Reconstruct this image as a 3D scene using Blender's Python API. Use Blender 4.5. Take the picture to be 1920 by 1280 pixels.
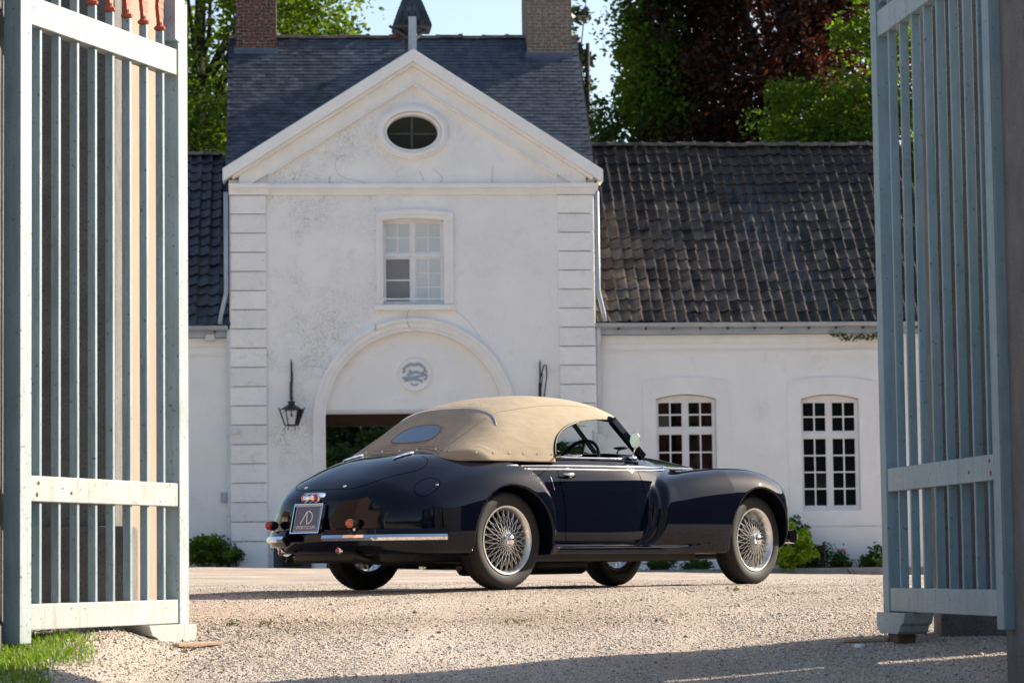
import bpy, bmesh, math, random
import numpy as np
from mathutils import Vector, Matrix
from mathutils.geometry import tessellate_polygon

for o in list(bpy.data.objects):
    bpy.data.objects.remove(o, do_unlink=True)
scene = bpy.context.scene
COL = scene.collection
random.seed(7)
rng = np.random.default_rng(11)
rad = math.radians

# ------------------------------------------------------------------ camera, sky, sun, exposure
FPX = 5313.0                                   # focal length in pixels of the 1920 px wide frame
PITCH = math.atan(427 / FPX)
ROLL = 0.0125
CAM = Vector((0.0, 0.0, 0.14))
_r = Vector((1, 0, 0)); _u = Vector((0, -math.sin(PITCH), math.cos(PITCH))); _w = Vector((0, math.cos(PITCH), math.sin(PITCH)))
CR = _r * math.cos(ROLL) - _u * math.sin(ROLL)
CU = _u * math.cos(ROLL) + _r * math.sin(ROLL)
cam_data = bpy.data.cameras.new('camera')
cam_data.sensor_width = 36.0
cam_data.lens = 36.0 * FPX / 1920.0
cam_data.clip_end = 3000.0
cam_data.dof.use_dof = True
cam_data.dof.focus_distance = 20.2
cam_data.dof.aperture_fstop = 6.3
cam = bpy.data.objects.new('camera', cam_data); COL.objects.link(cam)
m = Matrix.Identity(4)
for i in range(3):
    m[i][0] = CR[i]; m[i][1] = CU[i]; m[i][2] = -_w[i]; m[i][3] = CAM[i]
cam.matrix_world = m
scene.camera = cam

SUN_AZ = rad(29.0)      # from +X towards +Y (the sun stands to the right and a little behind the houses)
SUN_EL = rad(29.0)
sun_dir = Vector((math.cos(SUN_AZ) * math.cos(SUN_EL), math.sin(SUN_AZ) * math.cos(SUN_EL), math.sin(SUN_EL)))
world = bpy.data.worlds.new('World'); scene.world = world; world.use_nodes = True
wn = world.node_tree.nodes; wl = world.node_tree.links
for n in list(wn): wn.remove(n)
sky = wn.new('ShaderNodeTexSky'); sky.sky_type = 'NISHITA'; sky.sun_disc = False
sky.sun_elevation = SUN_EL
sky.sun_rotation = math.pi / 2 - SUN_AZ       # measured clockwise from +Y
sky.air_density = 1.0; sky.dust_density = 1.8; sky.ozone_density = 1.0
bg = wn.new('ShaderNodeBackground'); bg.inputs['Strength'].default_value = 0.103
wo = wn.new('ShaderNodeOutputWorld')
wl.new(sky.outputs['Color'], bg.inputs['Color']); wl.new(bg.outputs['Background'], wo.inputs['Surface'])
sd = bpy.data.lights.new('sun', 'SUN'); sd.energy = 5.0; sd.angle = rad(0.55); sd.color = (1.0, 0.89, 0.74)
sun = bpy.data.objects.new('sun', sd); COL.objects.link(sun)
sun.rotation_euler = (-sun_dir).to_track_quat('-Z', 'Y').to_euler()
scene.view_settings.view_transform = 'Standard'
scene.view_settings.look = 'None'
scene.view_settings.gamma = 1.0
scene.view_settings.use_curve_mapping = False
scene.view_settings.exposure = 1.12
scene.render.engine = 'CYCLES'
scene.cycles.max_bounces = 8
scene.cycles.transparent_max_bounces = 12
scene.cycles.use_denoising = True
scene.cycles.caustics_reflective = False
scene.cycles.caustics_refractive = False

# ------------------------------------------------------------------ helpers
def ray(px, py):
    return _w + CR * ((px - 960) / FPX) - CU * ((py - 640) / FPX)
def at_depth(px, py, Y):
    d = ray(px, py); return CAM + d * ((Y - CAM.y) / d.y)
def tag(o, label=None, cat=None, group=None, kind=None):
    if label: o['label'] = label
    if cat: o['category'] = cat
    if group: o['group'] = group
    if kind: o['kind'] = kind
    return o
def empty(name, loc=(0, 0, 0), rz=0.0, parent=None):
    o = bpy.data.objects.new(name, None); COL.objects.link(o)
    o.location = loc; o.rotation_euler = (0, 0, rz); o.empty_display_size = 0.1
    if parent: o.parent = parent
    return o
def link_mesh(name, me, mat=None, parent=None):
    o = bpy.data.objects.new(name, me); COL.objects.link(o)
    if mat and not me.materials: me.materials.append(mat)
    if parent: o.parent = parent
    return o

class MB:
    """collects faces, builds ONE mesh object"""
    def __init__(s): s.v = []; s.f = []; s.m = []; s.mi = 0
    def add(s, vs, fs):
        b = len(s.v); s.v += [tuple(p) for p in vs]
        s.f += [tuple(i + b for i in f) for f in fs]; s.m += [s.mi] * len(fs); return s
    def box(s, x0, x1, y0, y1, z0, z1):
        return s.hexa([(x0, y0, z0), (x1, y0, z0), (x1, y1, z0), (x0, y1, z0), (x0, y0, z1), (x1, y0, z1), (x1, y1, z1), (x0, y1, z1)])
    def hexa(s, p):
        return s.add(p, [(0, 3, 2, 1), (4, 5, 6, 7), (0, 1, 5, 4), (1, 2, 6, 5), (2, 3, 7, 6), (3, 0, 4, 7)])
    def beam(s, a, b, w, h, up=(0, 0, 1)):
        a = Vector(a); b = Vector(b); d = (b - a).normalized(); upv = Vector(up)
        sx = d.cross(upv).normalized(); sy = sx.cross(d).normalized()
        sx *= w / 2; sy *= h / 2
        return s.hexa([a - sx - sy, a + sx - sy, b + sx - sy, b - sx - sy, a - sx + sy, a + sx + sy, b + sx + sy, b - sx + sy])
    def quad(s, a, b, c, d): return s.add([a, b, c, d], [(0, 1, 2, 3)])
    def tube(s, pts, r, seg=8, cap=True, closed=False):
        pts = [Vector(p) for p in pts]; n = len(pts)
        rs = r if isinstance(r, (list, tuple)) else [r] * n
        vs = []; prev = None
        for i in range(n):
            if closed: t = (pts[(i + 1) % n] - pts[i - 1])
            else: t = pts[min(i + 1, n - 1)] - pts[max(i - 1, 0)]
            t = t.normalized() if t.length > 1e-9 else Vector((0, 0, 1))
            if prev is None:
                prev = t.orthogonal().normalized()
            nrm = prev - t * prev.dot(t)
            nrm = nrm.normalized() if nrm.length > 1e-6 else t.orthogonal().normalized()
            prev = nrm; bn = t.cross(nrm)
            for k in range(seg):
                a = 2 * math.pi * k / seg
                vs.append(pts[i] + (nrm * math.cos(a) + bn * math.sin(a)) * rs[i])
        fs = []
        for i in range(n if closed else n - 1):
            j = (i + 1) % n
            for k in range(seg):
                fs.append((i * seg + k, i * seg + (k + 1) % seg, j * seg + (k + 1) % seg, j * seg + k))
        if cap and not closed:
            fs.append(tuple(range(seg - 1, -1, -1))); fs.append(tuple((n - 1) * seg + k for k in range(seg)))
        return s.add(vs, fs)
    def lathe(s, prof, seg=32, origin=(0, 0, 0), axis='z', closed=False):
        """prof: list of (radius, height) revolved about an axis"""
        o = Vector(origin); vs = []
        for k in range(seg):
            a = 2 * math.pi * k / seg; c, sn = math.cos(a), math.sin(a)
            for (r, h) in prof:
                if axis == 'z': p = (r * c, r * sn, h)
                elif axis == 'y': p = (r * c, h, r * sn)
                else: p = (h, r * c, r * sn)
                vs.append(o + Vector(p))
        n = len(prof); fs = []
        for k in range(seg):
            j = (k + 1) % seg
            for i in range(n if closed else n - 1):
                i2 = (i + 1) % n
                q = (k * n + i, j * n + i, j * n + i2, k * n + i2)
                fs.append(q if axis != 'y' else q[::-1])
        return s.add(vs, fs)
    def ellipsoid(s, c, rx, ry, rz, su=14, sv=8):
        c = Vector(c); vs = [c + Vector((0, 0, -rz))]
        for j in range(1, sv):
            b = -math.pi / 2 + math.pi * j / sv
            for i in range(su):
                a = 2 * math.pi * i / su
                vs.append(c + Vector((rx * math.cos(a) * math.cos(b), ry * math.sin(a) * math.cos(b), rz * math.sin(b))))
        vs.append(c + Vector((0, 0, rz))); fs = []
        for i in range(su): fs.append((0, 1 + (i + 1) % su, 1 + i))
        for j in range(sv - 2):
            for i in range(su):
                a = 1 + j * su + i; b = 1 + j * su + (i + 1) % su
                fs.append((a, b, b + su, a + su))
        t = len(vs) - 1; b0 = 1 + (sv - 2) * su
        for i in range(su): fs.append((b0 + i, b0 + (i + 1) % su, t))
        return s.add(vs, fs)
    def prism(s, poly, fn, d0, d1):
        """poly: 2D outline; fn(a, b, d) -> 3D; extruded from d0 to d1"""
        n = len(poly)
        tri = tessellate_polygon([[Vector((a, b, 0)) for a, b in poly]])
        vs = [fn(a, b, d0) for a, b in poly] + [fn(a, b, d1) for a, b in poly]
        fs = [tuple(t) for t in tri] + [tuple(i + n for i in reversed(t)) for t in tri]
        fs += [(i, (i + 1) % n, n + (i + 1) % n, n + i) for i in range(n)]
        return s.add(vs, fs)
    def mesh(s, name, smooth=False, fix=True):
        me = bpy.data.meshes.new(name); me.from_pydata(s.v, [], s.f)
        if any(s.m): me.polygons.foreach_set('material_index', s.m)
        if fix:
            bm = bmesh.new(); bm.from_mesh(me); bmesh.ops.recalc_face_normals(bm, faces=bm.faces); bm.to_mesh(me); bm.free()
        if smooth: me.polygons.foreach_set('use_smooth', [True] * len(me.polygons))
        me.update(); return me
    def build(s, name, mat, parent=None, smooth=False, bevel=0.0, fix=True, auto=None):
        me = s.mesh(name, smooth, fix)
        for mm in (mat if isinstance(mat, (list, tuple)) else [mat]): me.materials.append(mm)
        if auto is not None: me.set_sharp_from_angle(angle=rad(auto))
        o = bpy.data.objects.new(name, me); COL.objects.link(o)
        if parent: o.parent = parent
        if bevel:
            b = o.modifiers.new('bevel', 'BEVEL'); b.width = bevel; b.segments = 2; b.limit_method = 'ANGLE'; b.angle_limit = rad(40)
        return o

# ------------------------------------------------------------------ materials
M = {}
def mat(name, c1, c2=None, scale=3.0, rough=0.6, rough2=None, metal=0.0, spec=0.5, coat=0.0, coat_rough=0.03, bump=0.0, bscale=40.0,
        stain=None, stain_scale=2.0, stain_lo=0.55, stain_hi=0.75, stain_amt=0.8, rnd=0.0, speck=None, speck_scale=120.0, speck_lo=0.62, trans=0.0,
        coords='Object', stretch=(1, 1, 1), detail=6.0, streak=False, disp=None):
    m_ = bpy.data.materials.new(name); m_.use_nodes = True; nt = m_.node_tree; nd = nt.nodes; lk = nt.links
    b = nd['Principled BSDF']
    tc = nd.new('ShaderNodeTexCoord'); mp = nd.new('ShaderNodeMapping'); mp.inputs['Scale'].default_value = stretch
    if coords == 'World':
        ge = nd.new('ShaderNodeNewGeometry'); lk.new(ge.outputs['Position'], mp.inputs['Vector'])
    else: lk.new(tc.outputs[coords], mp.inputs['Vector'])
    vec = mp.outputs['Vector']
    def noise(sc, det=detail, dist=0.0, rgh=0.6):
        n_ = nd.new('ShaderNodeTexNoise'); n_.inputs['Scale'].default_value = sc; n_.inputs['Detail'].default_value = det
        n_.inputs['Roughness'].default_value = rgh; n_.inputs['Distortion'].default_value = dist
        lk.new(vec, n_.inputs['Vector']); return n_.outputs['Fac']
    def ramp(src, lo, hi):
        r_ = nd.new('ShaderNodeMapRange'); r_.inputs['From Min'].default_value = lo; r_.inputs['From Max'].default_value = hi
        lk.new(src, r_.inputs['Value']); return r_.outputs['Result']
    def mixc(fac, a, c):
        x = nd.new('ShaderNodeMix'); x.data_type = 'RGBA'; x.clamp_factor = True
        if hasattr(fac, 'links'): lk.new(fac, x.inputs['Factor'])
        else: x.inputs['Factor'].default_value = fac
        for k, val in (('A', a), ('B', c)):
            i_ = [q for q in x.inputs if q.name == k and q.type == 'RGBA'][0]
            if isinstance(val, tuple): i_.default_value = (*val[:3], 1)
            else: lk.new(val, i_)
        return [q for q in x.outputs if q.type == 'RGBA'][0]
    col = c1
    if c2 is not None: col = mixc(ramp(noise(scale), 0.35, 0.65), c1, c2)
    if stain is not None:
        f1 = ramp(noise(stain_scale, 8, 0.4, 0.7), stain_lo, stain_hi)
        mu = nd.new('ShaderNodeMath'); mu.operation = 'MULTIPLY'; mu.inputs[1].default_value = stain_amt; lk.new(f1, mu.inputs[0])
        col = mixc(mu.outputs[0], col, stain)
    if speck is not None:
        col = mixc(ramp(noise(speck_scale, 3), speck_lo, speck_lo + 0.06), col, speck)
    if rnd:
        oi = nd.new('ShaderNodeObjectInfo'); hs = nd.new('ShaderNodeHueSaturation')
        r1 = nd.new('ShaderNodeMapRange'); r1.inputs['To Min'].default_value = 1 - rnd; r1.inputs['To Max'].default_value = 1 + rnd
        lk.new(oi.outputs['Random'], r1.inputs['Value']); lk.new(r1.outputs['Result'], hs.inputs['Value'])
        if isinstance(col, tuple): hs.inputs['Color'].default_value = (*col, 1)
        else: lk.new(col, hs.inputs['Color'])
        col = hs.outputs['Color']
    if isinstance(col, tuple): b.inputs['Base Color'].default_value = (*col[:3], 1)
    else: lk.new(col, b.inputs['Base Color'])
    b.inputs['Roughness'].default_value = rough
    if rough2 is not None:
        r_ = nd.new('ShaderNodeMapRange'); r_.inputs['To Min'].default_value = rough; r_.inputs['To Max'].default_value = rough2
        lk.new(noise(scale * 2.3), r_.inputs['Value']); lk.new(r_.outputs['Result'], b.inputs['Roughness'])
    b.inputs['Metallic'].default_value = metal
    b.inputs['Specular IOR Level'].default_value = spec
    b.inputs['Coat Weight'].default_value = coat; b.inputs['Coat Roughness'].default_value = coat_rough
    if trans: b.inputs['Transmission Weight'].default_value = trans
    if bump:
        bp = nd.new('ShaderNodeBump'); bp.inputs['Strength'].default_value = 1.0; bp.inputs['Distance'].default_value = bump
        lk.new(noise(bscale, 5), bp.inputs['Height']); lk.new(bp.outputs['Normal'], b.inputs['Normal'])
    M[name] = m_
    return m_
def leafmat(name, c_a, c_b, transl=0.45, c_t=None):
    m_ = bpy.data.materials.new(name); m_.use_nodes = True; nt = m_.node_tree; nd = nt.nodes; lk = nt.links
    b = nd['Principled BSDF']; out = nd['Material Output']
    at = nd.new('ShaderNodeAttribute'); at.attribute_name = 'tint'
    x = nd.new('ShaderNodeMix'); x.data_type = 'RGBA'
    ia, ib = [q for q in x.inputs if q.type == 'RGBA']; ia.default_value = (*c_a, 1); ib.default_value = (*c_b, 1)
    lk.new(at.outputs['Fac'], x.inputs['Factor']); co = [q for q in x.outputs if q.type == 'RGBA'][0]
    lk.new(co, b.inputs['Base Color']); b.inputs['Roughness'].default_value = 0.55; b.inputs['Specular IOR Level'].default_value = 0.3
    tr = nd.new('ShaderNodeBsdfTranslucent')
    g = nd.new('ShaderNodeMix'); g.data_type = 'RGBA'; g.blend_type = 'MULTIPLY'; g.inputs['Factor'].default_value = 1.0
    ia, ib = [q for q in g.inputs if q.type == 'RGBA']; lk.new(co, ia); ib.default_value = (*(c_t or (1.7, 1.6, 0.6)), 1)
    lk.new([q for q in g.outputs if q.type == 'RGBA'][0], tr.inputs['Color'])
    ms = nd.new('ShaderNodeMixShader'); ms.inputs['Fac'].default_value = transl
    lk.new(b.outputs[0], ms.inputs[1]); lk.new(tr.outputs[0], ms.inputs[2]); lk.new(ms.outputs[0], out.inputs['Surface'])
    M[name] = m_; return m_

def natural_spline(xs, ys):
    xs = np.array(xs, float); ys = np.array(ys, float); n = len(xs); h = np.diff(xs)
    A = np.zeros((n, n)); r = np.zeros(n); A[0, 0] = A[-1, -1] = 1
    for i in range(1, n - 1):
        A[i, i - 1] = h[i - 1]; A[i, i] = 2 * (h[i - 1] + h[i]); A[i, i + 1] = h[i]
        r[i] = 6 * ((ys[i + 1] - ys[i]) / h[i] - (ys[i] - ys[i - 1]) / h[i - 1])
    mm = np.linalg.solve(A, r)
    gx = np.linspace(xs[0], xs[-1], 2400)
    i = np.clip(np.searchsorted(xs, gx) - 1, 0, n - 2); t = gx - xs[i]; hh = h[i]
    a = (mm[i + 1] - mm[i]) / (6 * hh); b = mm[i] / 2
    c = (ys[i + 1] - ys[i]) / hh - hh * (2 * mm[i] + mm[i + 1]) / 6
    gy = ys[i] + c * t + b * t * t + a * t ** 3
    return lambda q: np.interp(q, gx, gy)
def dense(pts, n):
    pts = np.array(pts, float); L = np.r_[0, np.cumsum(np.linalg.norm(np.diff(pts, axis=0), axis=1))]
    if len(pts) > 2:
        fs = [natural_spline(L, pts[:, k]) for k in range(pts.shape[1])]
        t = np.linspace(0, L[-1], n); return np.stack([f(t) for f in fs], 1)
    t = np.linspace(0, 1, n)[:, None]; return pts[0] * (1 - t) + pts[1] * t
# ================================================================== GROUND
def ground_z(x, y):
    x = np.asarray(x, float); y = np.asarray(y, float)
    k = .55
    ramp = k * np.log1p(np.exp(np.clip((18.9 - y) / k, -40, 40)))      # soft plus
    z = -.084 * np.minimum(ramp, 15.0)
    t = np.clip((y - 25) / 26, 0, 1); t = t * t * (3 - 2 * t)
    z = z + t * (.115 - .024 * np.clip(x, -14, 9))
    # verge by the left gate post
    b = np.clip((-1.72 - x) / .55, 0, 1) * np.clip((16.6 - y) / 1.2, 0, 1) * np.clip((y - 12.0) / 1.0, 0, 1)
    z = z + .15 * b * b * (3 - 2 * b)
    z = z + .006 * np.sin(x * 3.1 + y * 1.7) * np.sin(y * 2.3 - x * 1.1) + .004 * np.sin(x * 7.3 - y * 5.1)
    return z
xs = np.unique(np.r_[np.linspace(-400, -20, 16), np.linspace(-20, -4, 40), np.linspace(-4, 4, 130), np.linspace(4, 20, 40), np.linspace(20, 400, 16)])
ys = np.unique(np.r_[np.linspace(-200, 6, 24), np.linspace(6, 12, 30), np.linspace(12, 24, 190), np.linspace(24, 56, 50), np.linspace(56, 900, 22)])
X, Y = np.meshgrid(xs, ys, indexing='ij'); Z = ground_z(X, Y)
nx, ny = X.shape
idx = np.arange(nx * ny).reshape(nx, ny)
me = bpy.data.meshes.new('ground')
me.from_pydata(np.stack([X.ravel(), Y.ravel(), Z.ravel()], 1).tolist(), [], np.stack([idx[:-1, :-1], idx[1:, :-1], idx[1:, 1:], idx[:-1, 1:]], -1).reshape(-1, 4).tolist())
me.polygons.foreach_set('use_smooth', [True] * len(me.polygons))
gm = bpy.data.materials.new('gravel_ground'); gm.use_nodes = True
nt = gm.node_tree; nd = nt.nodes; lk = nt.links; b = nd['Principled BSDF']; b.inputs['Roughness'].default_value = .95; b.inputs['Specular IOR Level'].default_value = .15
tc = nd.new('ShaderNodeTexCoord')
vo = nd.new('ShaderNodeTexVoronoi'); vo.inputs['Scale'].default_value = 115; lk.new(tc.outputs['Object'], vo.inputs['Vector'])
cr = nd.new('ShaderNodeValToRGB'); lk.new(vo.outputs['Color'], cr.inputs['Fac'])
el = cr.color_ramp.elements; el[0].color = (.28, .23, .19, 1); el[1].color = (.84, .77, .68, 1)
for p_, c_ in ((.25, (.49, .415, .345, 1)), (.5, (.61, .53, .45, 1)), (.8, (.70, .625, .55, 1))):
    e_ = el.new(p_); e_.color = c_
n1 = nd.new('ShaderNodeTexNoise'); n1.inputs['Scale'].default_value = .55; n1.inputs['Detail'].default_value = 6; lk.new(tc.outputs['Object'], n1.inputs['Vector'])
r1 = nd.new('ShaderNodeMapRange'); r1.inputs['From Min'].default_value = .35; r1.inputs['From Max'].default_value = .7; lk.new(n1.outputs['Fac'], r1.inputs['Value'])
mx = nd.new('ShaderNodeMix'); mx.data_type = 'RGBA'; mx.blend_type = 'MULTIPLY'
ia, ib = [q for q in mx.inputs if q.type == 'RGBA']; lk.new(cr.outputs['Color'], ia); ib.default_value = (.70, .62, .55, 1); lk.new(r1.outputs['Result'], mx.inputs['Factor'])
lk.new([q for q in mx.outputs if q.type == 'RGBA'][0], b.inputs['Base Color'])
bp = nd.new('ShaderNodeBump'); bp.inputs['Distance'].default_value = .012; bp.inputs['Strength'].default_value = 1; bp.invert = True; lk.new(vo.outputs['Distance'], bp.inputs['Height']); lk.new(bp.outputs['Normal'], b.inputs['Normal'])
me.materials.append(gm)
ground = bpy.data.objects.new('ground', me); COL.objects.link(ground); tag(ground, 'sunlit beige gravel courtyard and drive', kind='structure')

def bulk_mesh(name, V, Fq, mt, tint=None, smooth=False):
    """V (n,3), Fq (m,k) numpy -> mesh with an optional float 'tint' per vertex"""
    me = bpy.data.meshes.new(name); k = Fq.shape[1]
    me.vertices.add(len(V)); me.vertices.foreach_set('co', np.ascontiguousarray(V, np.float32).ravel())
    me.loops.add(Fq.size); me.loops.foreach_set('vertex_index', np.ascontiguousarray(Fq, np.int32).ravel())
    me.polygons.add(len(Fq)); me.polygons.foreach_set('loop_start', np.arange(0, Fq.size, k, dtype=np.int32))
    if smooth: me.polygons.foreach_set('use_smooth', np.ones(len(Fq), bool))
    me.update(calc_edges=True)
    if tint is not None:
        a_ = me.attributes.new('tint', 'FLOAT', 'POINT'); a_.data.foreach_set('value', np.ascontiguousarray(tint, np.float32))
    me.materials.append(mt); return me

# loose stones on the gravel, one mass
gs = bpy.data.materials.new('gravel_stones'); gs.use_nodes = True; nt = gs.node_tree; nd = nt.nodes; lk = nt.links
b = nd['Principled BSDF']; b.inputs['Roughness'].default_value = .85; b.inputs['Specular IOR Level'].default_value = .25
at = nd.new('ShaderNodeAttribute'); at.attribute_name = 'tint'; cr = nd.new('ShaderNodeValToRGB'); lk.new(at.outputs['Fac'], cr.inputs['Fac']); lk.new(cr.outputs['Color'], b.inputs['Base Color'])
el = cr.color_ramp.elements; el[0].color = (.12, .105, .095, 1); el[1].color = (.85, .80, .73, 1)
for p_, c_ in ((.10, (.37, .32, .27, 1)), (.40, (.59, .51, .43, 1)), (.78, (.72, .65, .57, 1)), (.90, (.52, .39, .29, 1))):
    e_ = el.new(p_); e_.color = c_
def stones(n, x0, x1, y0, y1, smin_, smax_):
    x = rng.uniform(x0, x1, n); y = y0 + (y1 - y0) * rng.uniform(0, 1, n)
    keep = np.abs(x) < (y * 960 / FPX + .25); x = x[keep]; y = y[keep]
    dens = .55 + .45 * np.sin(x * 1.3 + 2 * np.sin(y * .9)) * np.sin(y * 1.1 + x * .5); tr = np.minimum(np.abs(x - .95 - .12 * np.sin(y * .8)), np.abs(x + .55 - .12 * np.sin(y * .8))); keep = rng.uniform(0, 1, len(x)) < (.35 + .65 * dens) * np.clip(.3 + tr / .28, .3, 1)
    x = x[keep]; y = y[keep]; n = len(x)
    s = smin_ + (smax_ - smin_) * rng.beta(1.1, 4.5, n)
    O = np.array([(1, 0, 0), (-1, 0, 0), (0, 1, 0), (0, -1, 0), (0, 0, 1), (0, 0, -1)], float)
    P = O[None] * (1 + .35 * rng.uniform(-1, 1, (n, 6, 1))); P = P + .25 * rng.uniform(-1, 1, (n, 6, 3))
    P[:, :, 2] *= .65
    a_ = rng.uniform(0, 6.28, n); c_, s_ = np.cos(a_)[:, None], np.sin(a_)[:, None]
    P = np.stack([P[:, :, 0] * c_ - P[:, :, 1] * s_, P[:, :, 0] * s_ + P[:, :, 1] * c_, P[:, :, 2]], 2) * s[:, None, None]
    P += np.stack([x, y, ground_z(x, y) + s * .25], 1)[:, None]
    F0 = np.array([(0, 2, 4), (2, 1, 4), (1, 3, 4), (3, 0, 4), (2, 0, 5), (1, 2, 5), (3, 1, 5), (0, 3, 5)])
    F = (F0[None] + 6 * np.arange(n)[:, None, None]).reshape(-1, 3)
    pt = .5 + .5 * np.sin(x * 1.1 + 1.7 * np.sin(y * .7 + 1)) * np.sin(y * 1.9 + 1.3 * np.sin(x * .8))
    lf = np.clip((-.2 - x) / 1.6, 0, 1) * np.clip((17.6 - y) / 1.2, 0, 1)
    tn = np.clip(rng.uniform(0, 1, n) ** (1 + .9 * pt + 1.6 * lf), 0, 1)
    return P.reshape(-1, 3), F, np.repeat(tn, 6)
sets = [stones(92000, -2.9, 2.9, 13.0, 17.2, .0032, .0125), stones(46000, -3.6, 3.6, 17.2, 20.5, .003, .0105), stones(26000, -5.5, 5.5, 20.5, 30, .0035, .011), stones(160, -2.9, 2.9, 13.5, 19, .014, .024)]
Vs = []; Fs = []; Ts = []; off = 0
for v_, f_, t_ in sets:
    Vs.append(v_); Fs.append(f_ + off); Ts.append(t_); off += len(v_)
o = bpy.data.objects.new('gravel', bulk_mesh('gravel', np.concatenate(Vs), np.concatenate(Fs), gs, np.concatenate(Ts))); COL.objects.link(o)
tag(o, 'loose beige and grey stones of the gravel drive', 'gravel', kind='stuff')

# grass verge by the left gate leaf
leafmat('grass_blades', (.06, .13, .012), (.19, .30, .03), .4)
n = 9000
gx = rng.uniform(-2.75, -1.62, n); gy = rng.uniform(12.9, 14.9, n)
keep = (gx < -2.21 + .06 * np.sin(gy * 5) + (rng.uniform(0, 1, n) - .5) * .22); gx = gx[keep]; gy = gy[keep]; n = len(gx)
h_ = rng.uniform(.018, .055, n); a_ = rng.uniform(0, 6.28, n); w_ = rng.uniform(.002, .0045, n)
gz = ground_z(gx, gy) - .005
base = np.stack([gx, gy, gz], 1); dx_ = np.stack([np.cos(a_), np.sin(a_), 0 * a_], 1); ln = np.stack([np.cos(a_ + 1.2), np.sin(a_ + 1.2), 0 * a_], 1) * (h_ * rng.uniform(.1, .8, n))[:, None]
up = np.array([0, 0, 1.0])
P = np.stack([base - dx_ * w_[:, None], base + dx_ * w_[:, None], base + ln * .35 + up * (h_ * .6)[:, None] + dx_ * (w_ * .8)[:, None], base + ln * .35 + up * (h_ * .6)[:, None] - dx_ * (w_ * .8)[:, None], base + ln + up * h_[:, None]], 1)
F = np.concatenate([(np.array([(0, 1, 2), (0, 2, 3), (3, 2, 4)])[None] + 5 * np.arange(n)[:, None, None]).reshape(-1, 3)])
o = bpy.data.objects.new('grass', bulk_mesh('grass', P.reshape(-1, 3), F, M['grass_blades'], np.repeat(rng.uniform(0, 1, n), 5))); COL.objects.link(o)
tag(o, 'bright green grass at the foot of the sunlit gate leaf', 'grass', kind='stuff')
# ================================================================== BUILDINGS
mat('stucco', (.88, .865, .83), (.82, .805, .77), scale=.9, rough=.9, spec=.2, bump=.0015, bscale=12, stain=(.55, .52, .46), stain_scale=2.2, stain_lo=.55, stain_hi=.80, stain_amt=.55, speck=(.30, .28, .25), speck_scale=34, speck_lo=.72)
mat('stucco_clean', (.88, .865, .83), (.83, .815, .775), scale=1.3, rough=.9, spec=.2, bump=.003, bscale=25, stain=(.52, .48, .41), stain_scale=1.7, stain_lo=.56, stain_hi=.8, stain_amt=.5, speck=(.42, .39, .34), speck_scale=30, speck_lo=.70)
mat('trim_stone', (.88, .865, .835), (.82, .80, .76), scale=2.2, rough=.85, spec=.2, bump=.002, bscale=40, stain=(.50, .45, .37), stain_scale=4, stain_lo=.6, stain_hi=.85, stain_amt=.5)
mat('block_stone', (.88, .865, .83), (.82, .805, .77), scale=1.6, coords='World', rough=.88, spec=.2, bump=.004, bscale=30, stain=(.42, .40, .36), stain_scale=5, stain_lo=.56, stain_hi=.8, stain_amt=.6, rnd=.05, speck=(.34, .32, .28), speck_scale=36, speck_lo=.67)
mat('slate', (.022, .029, .044), (.062, .072, .088), scale=4.5, rough=.6, spec=.4, bump=.003, bscale=60, rnd=.4, stain=(.25, .26, .26), stain_scale=13, stain_lo=.68, stain_hi=.76, stain_amt=.7, coords='World')
mat('slate_board', (.03, .036, .05), rough=.8)
mat('pantile', (.034, .036, .040), (.105, .084, .068), scale=3.2, coords='World', rough=.85, spec=.15, bump=.006, bscale=50, rnd=.45, stain=(.10, .095, .09), stain_scale=12, stain_lo=.62, stain_hi=.8, stain_amt=.5)
mat('pantile_dark', (.022, .026, .033), (.042, .047, .056), scale=4, coords='World', rough=.42, spec=.5, bump=.003, bscale=50, rnd=.35, stain=(.16, .16, .15), stain_scale=14, stain_lo=.66, stain_hi=.8, stain_amt=.5)
mat('tile_lichen', (.36, .17, .03), (.2, .12, .05), scale=9, rough=.8)
mat('ridge_tile', (.11, .09, .075), (.20, .16, .125), scale=8, coords='World', rough=.8, rnd=.25, bump=.003, bscale=40)
mat('lead', (.20, .22, .25), (.28, .30, .33), scale=4, rough=.5, metal=.3)
mat('slate_lead', (.07, .085, .11), (.10, .12, .15), scale=4, rough=.5)
mat('zinc', (.34, .39, .44), (.42, .46, .50), scale=3, rough=.5, metal=.2)
mat('white_paint', (.80, .79, .78), (.73, .71, .70), scale=6, rough=.5, stain=(.50, .44, .38), stain_scale=9, stain_lo=.66, stain_hi=.85, stain_amt=.6)
mat('white_pipe', (.70, .72, .73), (.62, .64, .66), scale=3, rough=.6)
mat('dark_glass', (.006, .007, .008), rough=.04, spec=.5)
mat('blind_glass', (.53, .57, .57), (.58, .61, .60), scale=1.5, rough=.25, spec=.5)
mat('grey_glass', (.17, .17, .175), (.21, .21, .215), scale=1.2, rough=.3)
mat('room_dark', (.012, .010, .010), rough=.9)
mat('red_curtain', (.10, .014, .012), (.05, .008, .008), scale=9, stretch=(6, 1, .2), rough=.8)
mat('iron', (.012, .018, .022), rough=.45)
mat('lamp_glass', (.62, .60, .55), rough=.15, spec=.5)
mat('relief_paint', (.36, .42, .50), (.30, .35, .42), scale=8, rough=.8)
mat('old_wood', (.13, .085, .055), (.09, .06, .04), scale=4, rough=.8, stretch=(1, 1, 5))
mat('grey_wood', (.085, .09, .095), (.05, .055, .06), scale=4, rough=.85, stretch=(6, 1, 1))
mat('bell_post', (.46, .53, .58), (.36, .42, .46), scale=6, rough=.7)
mat('kerb_stone', (.30, .29, .27), (.22, .21, .20), scale=6, rough=.9)
mat('crack', (.40, .375, .335), rough=1.0)
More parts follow.
